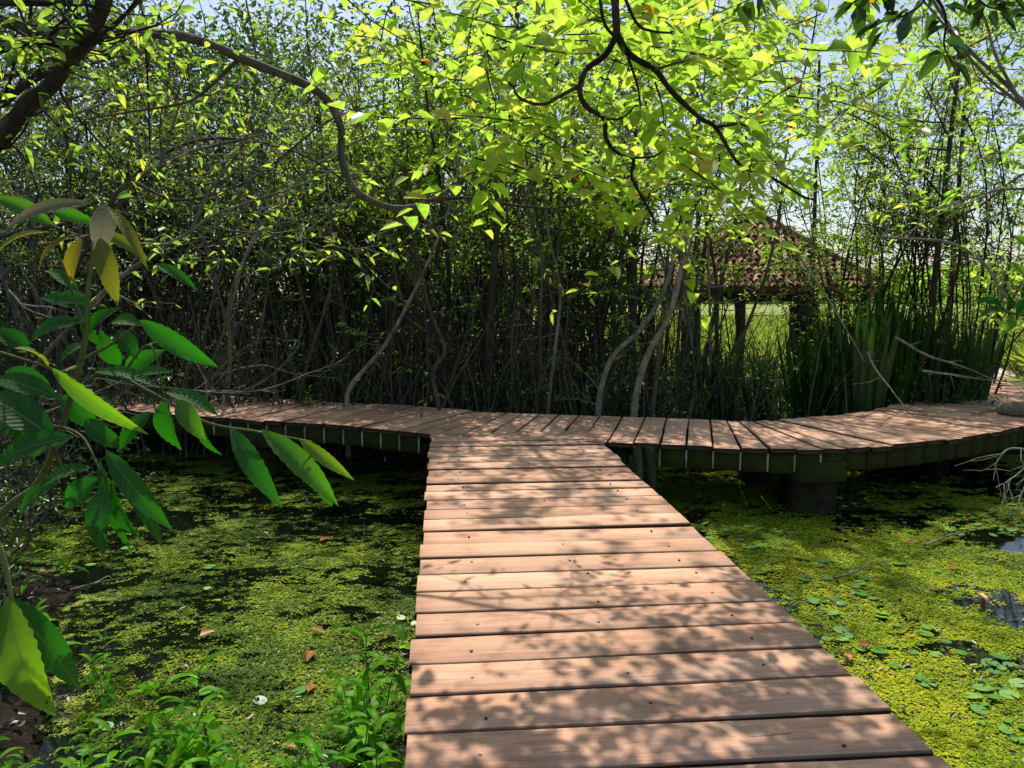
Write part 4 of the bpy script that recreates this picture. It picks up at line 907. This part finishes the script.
def shrub():
    b0 = np.array((-1.75, 1.9, -.68)); t = thing('broad_leaved_shrub', 'foreground shrub with long toothed green leaves and yellowing top at left', 'shrub', b0); st = MB()
    def br(pts, r0, r1): c = cr([P(*p) for p in pts], 6); st.tube(c, np.linspace(r0, r1, len(c)), 7)
    stem = cr([b0, (-1.6, 1.8, .0), P(-20, 560, 1.75), P(40, 480, 1.75), P(70, 400, 1.72), P(86, 335, 1.7), P(88, 290, 1.7), P(95, 240, 1.7), P(100, 208, 1.7)], 6); st.tube(stem, np.linspace(.011, .0035, len(stem)), 8)
    br([(86, 335, 1.7), (70, 285, 1.68), (57, 250, 1.66)], .004, .002); br([(80, 360, 1.7), (110, 345, 1.65), (140, 322, 1.6)], .004, .002)
    br([(80, 365, 1.7), (60, 372, 1.6), (45, 366, 1.55), (0, 352, 1.5)], .004, .0025)
    br([(72, 395, 1.7), (105, 372, 1.65), (150, 392, 1.6), (205, 422, 1.58), (260, 432, 1.55), (312, 442, 1.52)], .0045, .002)
    br([(120, 378, 1.64), (150, 345, 1.6), (165, 400, 1.6)], .003, .002)
    br([(62, 470, 1.75), (50, 430, 1.6), (80, 435, 1.5), (100, 470, 1.45), (110, 482, 1.45)], .004, .002)
    br([(-30, 500, 1.2), (0, 548, 1.2), (12, 600, 1.2)], .006, .003)
    st.build('stem', M['stalk'], t, True, loc=b0)
    Lv = [ # base px, tip px, width px, depth, tone
     (92, 203, 2, 234, 19, 1.70, .97), (105, 203, 97, 258, 25, 1.68, 1.0), (108, 207, 148, 270, 13, 1.66, .85), (100, 238, 118, 306, 22, 1.66, .84), (82, 238, 72, 284, 18, 1.7, .86),
     (72, 235, 38, 276, 16, 1.7, .87), (98, 232, 150, 262, 15, 1.72, .80), (48, 232, -8, 258, 20, 1.72, .84), (95, 222, 52, 212, 14, 1.8, .55), (52, 225, -12, 196, 20, 1.8, .62), (60, 212, 92, 226, 15, 1.85, .7),
     (82, 322, 28, 346, 25, 1.68, .2), (88, 300, 52, 304, 20, 1.7, .3), (90, 310, 40, 298, 18, 1.75, .1), (88, 335, 120, 308, 20, 1.72, .15), (112, 322, 142, 326, 20, 1.7, .3), (118, 330, 138, 360, 20, 1.68, .2), (140, 320, 218, 367, 23, 1.6, .35), (155, 264, 198, 291, 13, 1.7, .5),
     (100, 345, 88, 300, 22, 1.75, .05), (52, 368, 148, 434, 20, 1.45, .74), (48, 366, 14, 348, 20, 1.5, .82), (165, 392, 218, 416, 22, 1.6, .25), (95, 372, 160, 388, 18, 1.6, .45), (166, 398, 182, 450, 34, 1.6, .15), (178, 400, 206, 442, 22, 1.55, .62),
     (232, 428, 282, 508, 24, 1.56, .25), (262, 430, 338, 506, 27, 1.5, .6), (300, 440, 354, 480, 15, 1.52, .78), (318, 472, 332, 506, 16, 1.53, .2),
     (74, 437, -6, 472, 31, 1.45, .1), (90, 468, 34, 500, 26, 1.42, .2), (98, 478, 66, 508, 26, 1.42, .15), (106, 484, 104, 556, 29, 1.42, .05), (112, 482, 142, 540, 17, 1.44, .12), (116, 474, 162, 548, 19, 1.44, .2), (106, 450, 172, 530, 25, 1.44, .15), (100, 460, 132, 552, 15, 1.46, .05),
     (120, 365, 100, 330, 22, 1.8, .1), (125, 368, 165, 350, 20, 1.8, .2), (60, 395, 100, 430, 24, 1.75, .15), (50, 385, 5, 372, 24, 1.75, .1), (85, 420, 130, 450, 22, 1.7, .1), (150, 412, 120, 450, 20, 1.65, .05), (30, 350, -8, 330, 22, 1.7, .15), (135, 380, 172, 372, 16, 1.7, .35), (88, 345, 60, 362, 18, 1.75, .3), (200, 420, 222, 455, 18, 1.6, .1), (20, 420, -18, 440, 26, 1.6, .15), (60, 480, 20, 520, 22, 1.6, .1), (78, 290, 48, 270, 16, 1.75, .4),
     (55, 440, -20, 395, 40, 1.5, .05), (60, 400, -10, 380, 26, 1.6, .2), (40, 455, 10, 420, 26, 1.55, .1),
     (8, 598, 56, 716, 54, 1.20, .76), (4, 596, 80, 690, 36, 1.24, .45), (2, 600, -30, 700, 46, 1.2, .5)]
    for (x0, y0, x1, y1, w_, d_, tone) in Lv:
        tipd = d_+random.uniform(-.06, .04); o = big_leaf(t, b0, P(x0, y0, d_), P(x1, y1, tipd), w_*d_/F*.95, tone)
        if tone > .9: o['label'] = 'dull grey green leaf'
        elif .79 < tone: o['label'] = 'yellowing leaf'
shrub()
def edge_shrub():
    b0 = np.array((1.75, 1.9, -.7)); t = thing('edge_shrub', 'shrub sending a few dark oval leaves in at the right edge', 'shrub', b0); st = MB()
    st.tube(cr([b0, (1.7, 2.0, .6), P(1060, 340, 2.3), P(1030, 318, 2.3), P(1008, 312, 2.3), P(990, 305, 2.3)], 6), np.linspace(.01, .002, 31), 6)
    st.build('stem', M['stalk'], t, True, loc=b0)
    for (x0, y0, x1, y1, w_, tone) in [(1004, 312, 974, 300, 10, .2), (1006, 310, 1002, 288, 14, .1), (1010, 312, 978, 318, 9, .4), (1016, 316, 1040, 300, 14, .3), (1012, 314, 1002, 335, 9, .7), (1022, 318, 1045, 335, 13, .5), (1030, 300, 1010, 262, 16, .75), (1034, 270, 1012, 235, 16, .7)]:
        big_leaf(t, b0, P(x0, y0, 2.3), P(x1, y1, 2.25), w_*2.3/F*1.3, tone)
edge_shrub()

# ------------------------------------------------------------------ camera, light
cam = bpy.data.cameras.new('camera'); co = bpy.data.objects.new('camera', cam); C.objects.link(co)
cam.sensor_width = 36; cam.lens = 27; cam.clip_end = 3000; cam.clip_start = .05
co.location = (0, 0, EYE); co.rotation_euler = (math.pi/2-PITCH, 0, 0); bpy.context.scene.camera = co
EL, AZ = R(57), R(-6)        # azimuth from +Y, positive to the right
sd = Vector((math.sin(AZ)*math.cos(EL), math.cos(AZ)*math.cos(EL), math.sin(EL)))
sun = bpy.data.lights.new('sun', 'SUN'); sun.energy = 5.0; sun.angle = R(.75); sun.color = (1, .95, .86)
so = bpy.data.objects.new('sun', sun); C.objects.link(so); so.rotation_euler = sd.to_track_quat('Z', 'Y').to_euler(); so.location = sd*30
w = bpy.data.worlds.new('World'); bpy.context.scene.world = w; w.use_nodes = True; nt = w.node_tree
bg = nt.nodes['Background']; sky = nt.nodes.new('ShaderNodeTexSky'); sky.sky_type = 'NISHITA'; sky.sun_disc = False
sky.sun_elevation = EL; sky.sun_rotation = AZ; sky.dust_density = 1.6; sky.air_density = 1.0
nt.links.new(sky.outputs[0], bg.inputs[0]); bg.inputs[1].default_value = .15
s = bpy.context.scene; s.view_settings.view_transform = 'Standard'; s.view_settings.look = 'None'; s.view_settings.exposure = 0
s.cycles.max_bounces = 8; s.cycles.diffuse_bounces = 4; s.cycles.transmission_bounces = 5; s.cycles.glossy_bounces = 2; s.cycles.use_denoising = True
s.cycles.sample_clamp_indirect = 6; s.cycles.caustics_reflective = False; s.cycles.caustics_refractive = False
print('tris', sum(len(o.data.polygons) for o in bpy.data.objects if o.type == 'MESH'), 'objs', len(bpy.data.objects))
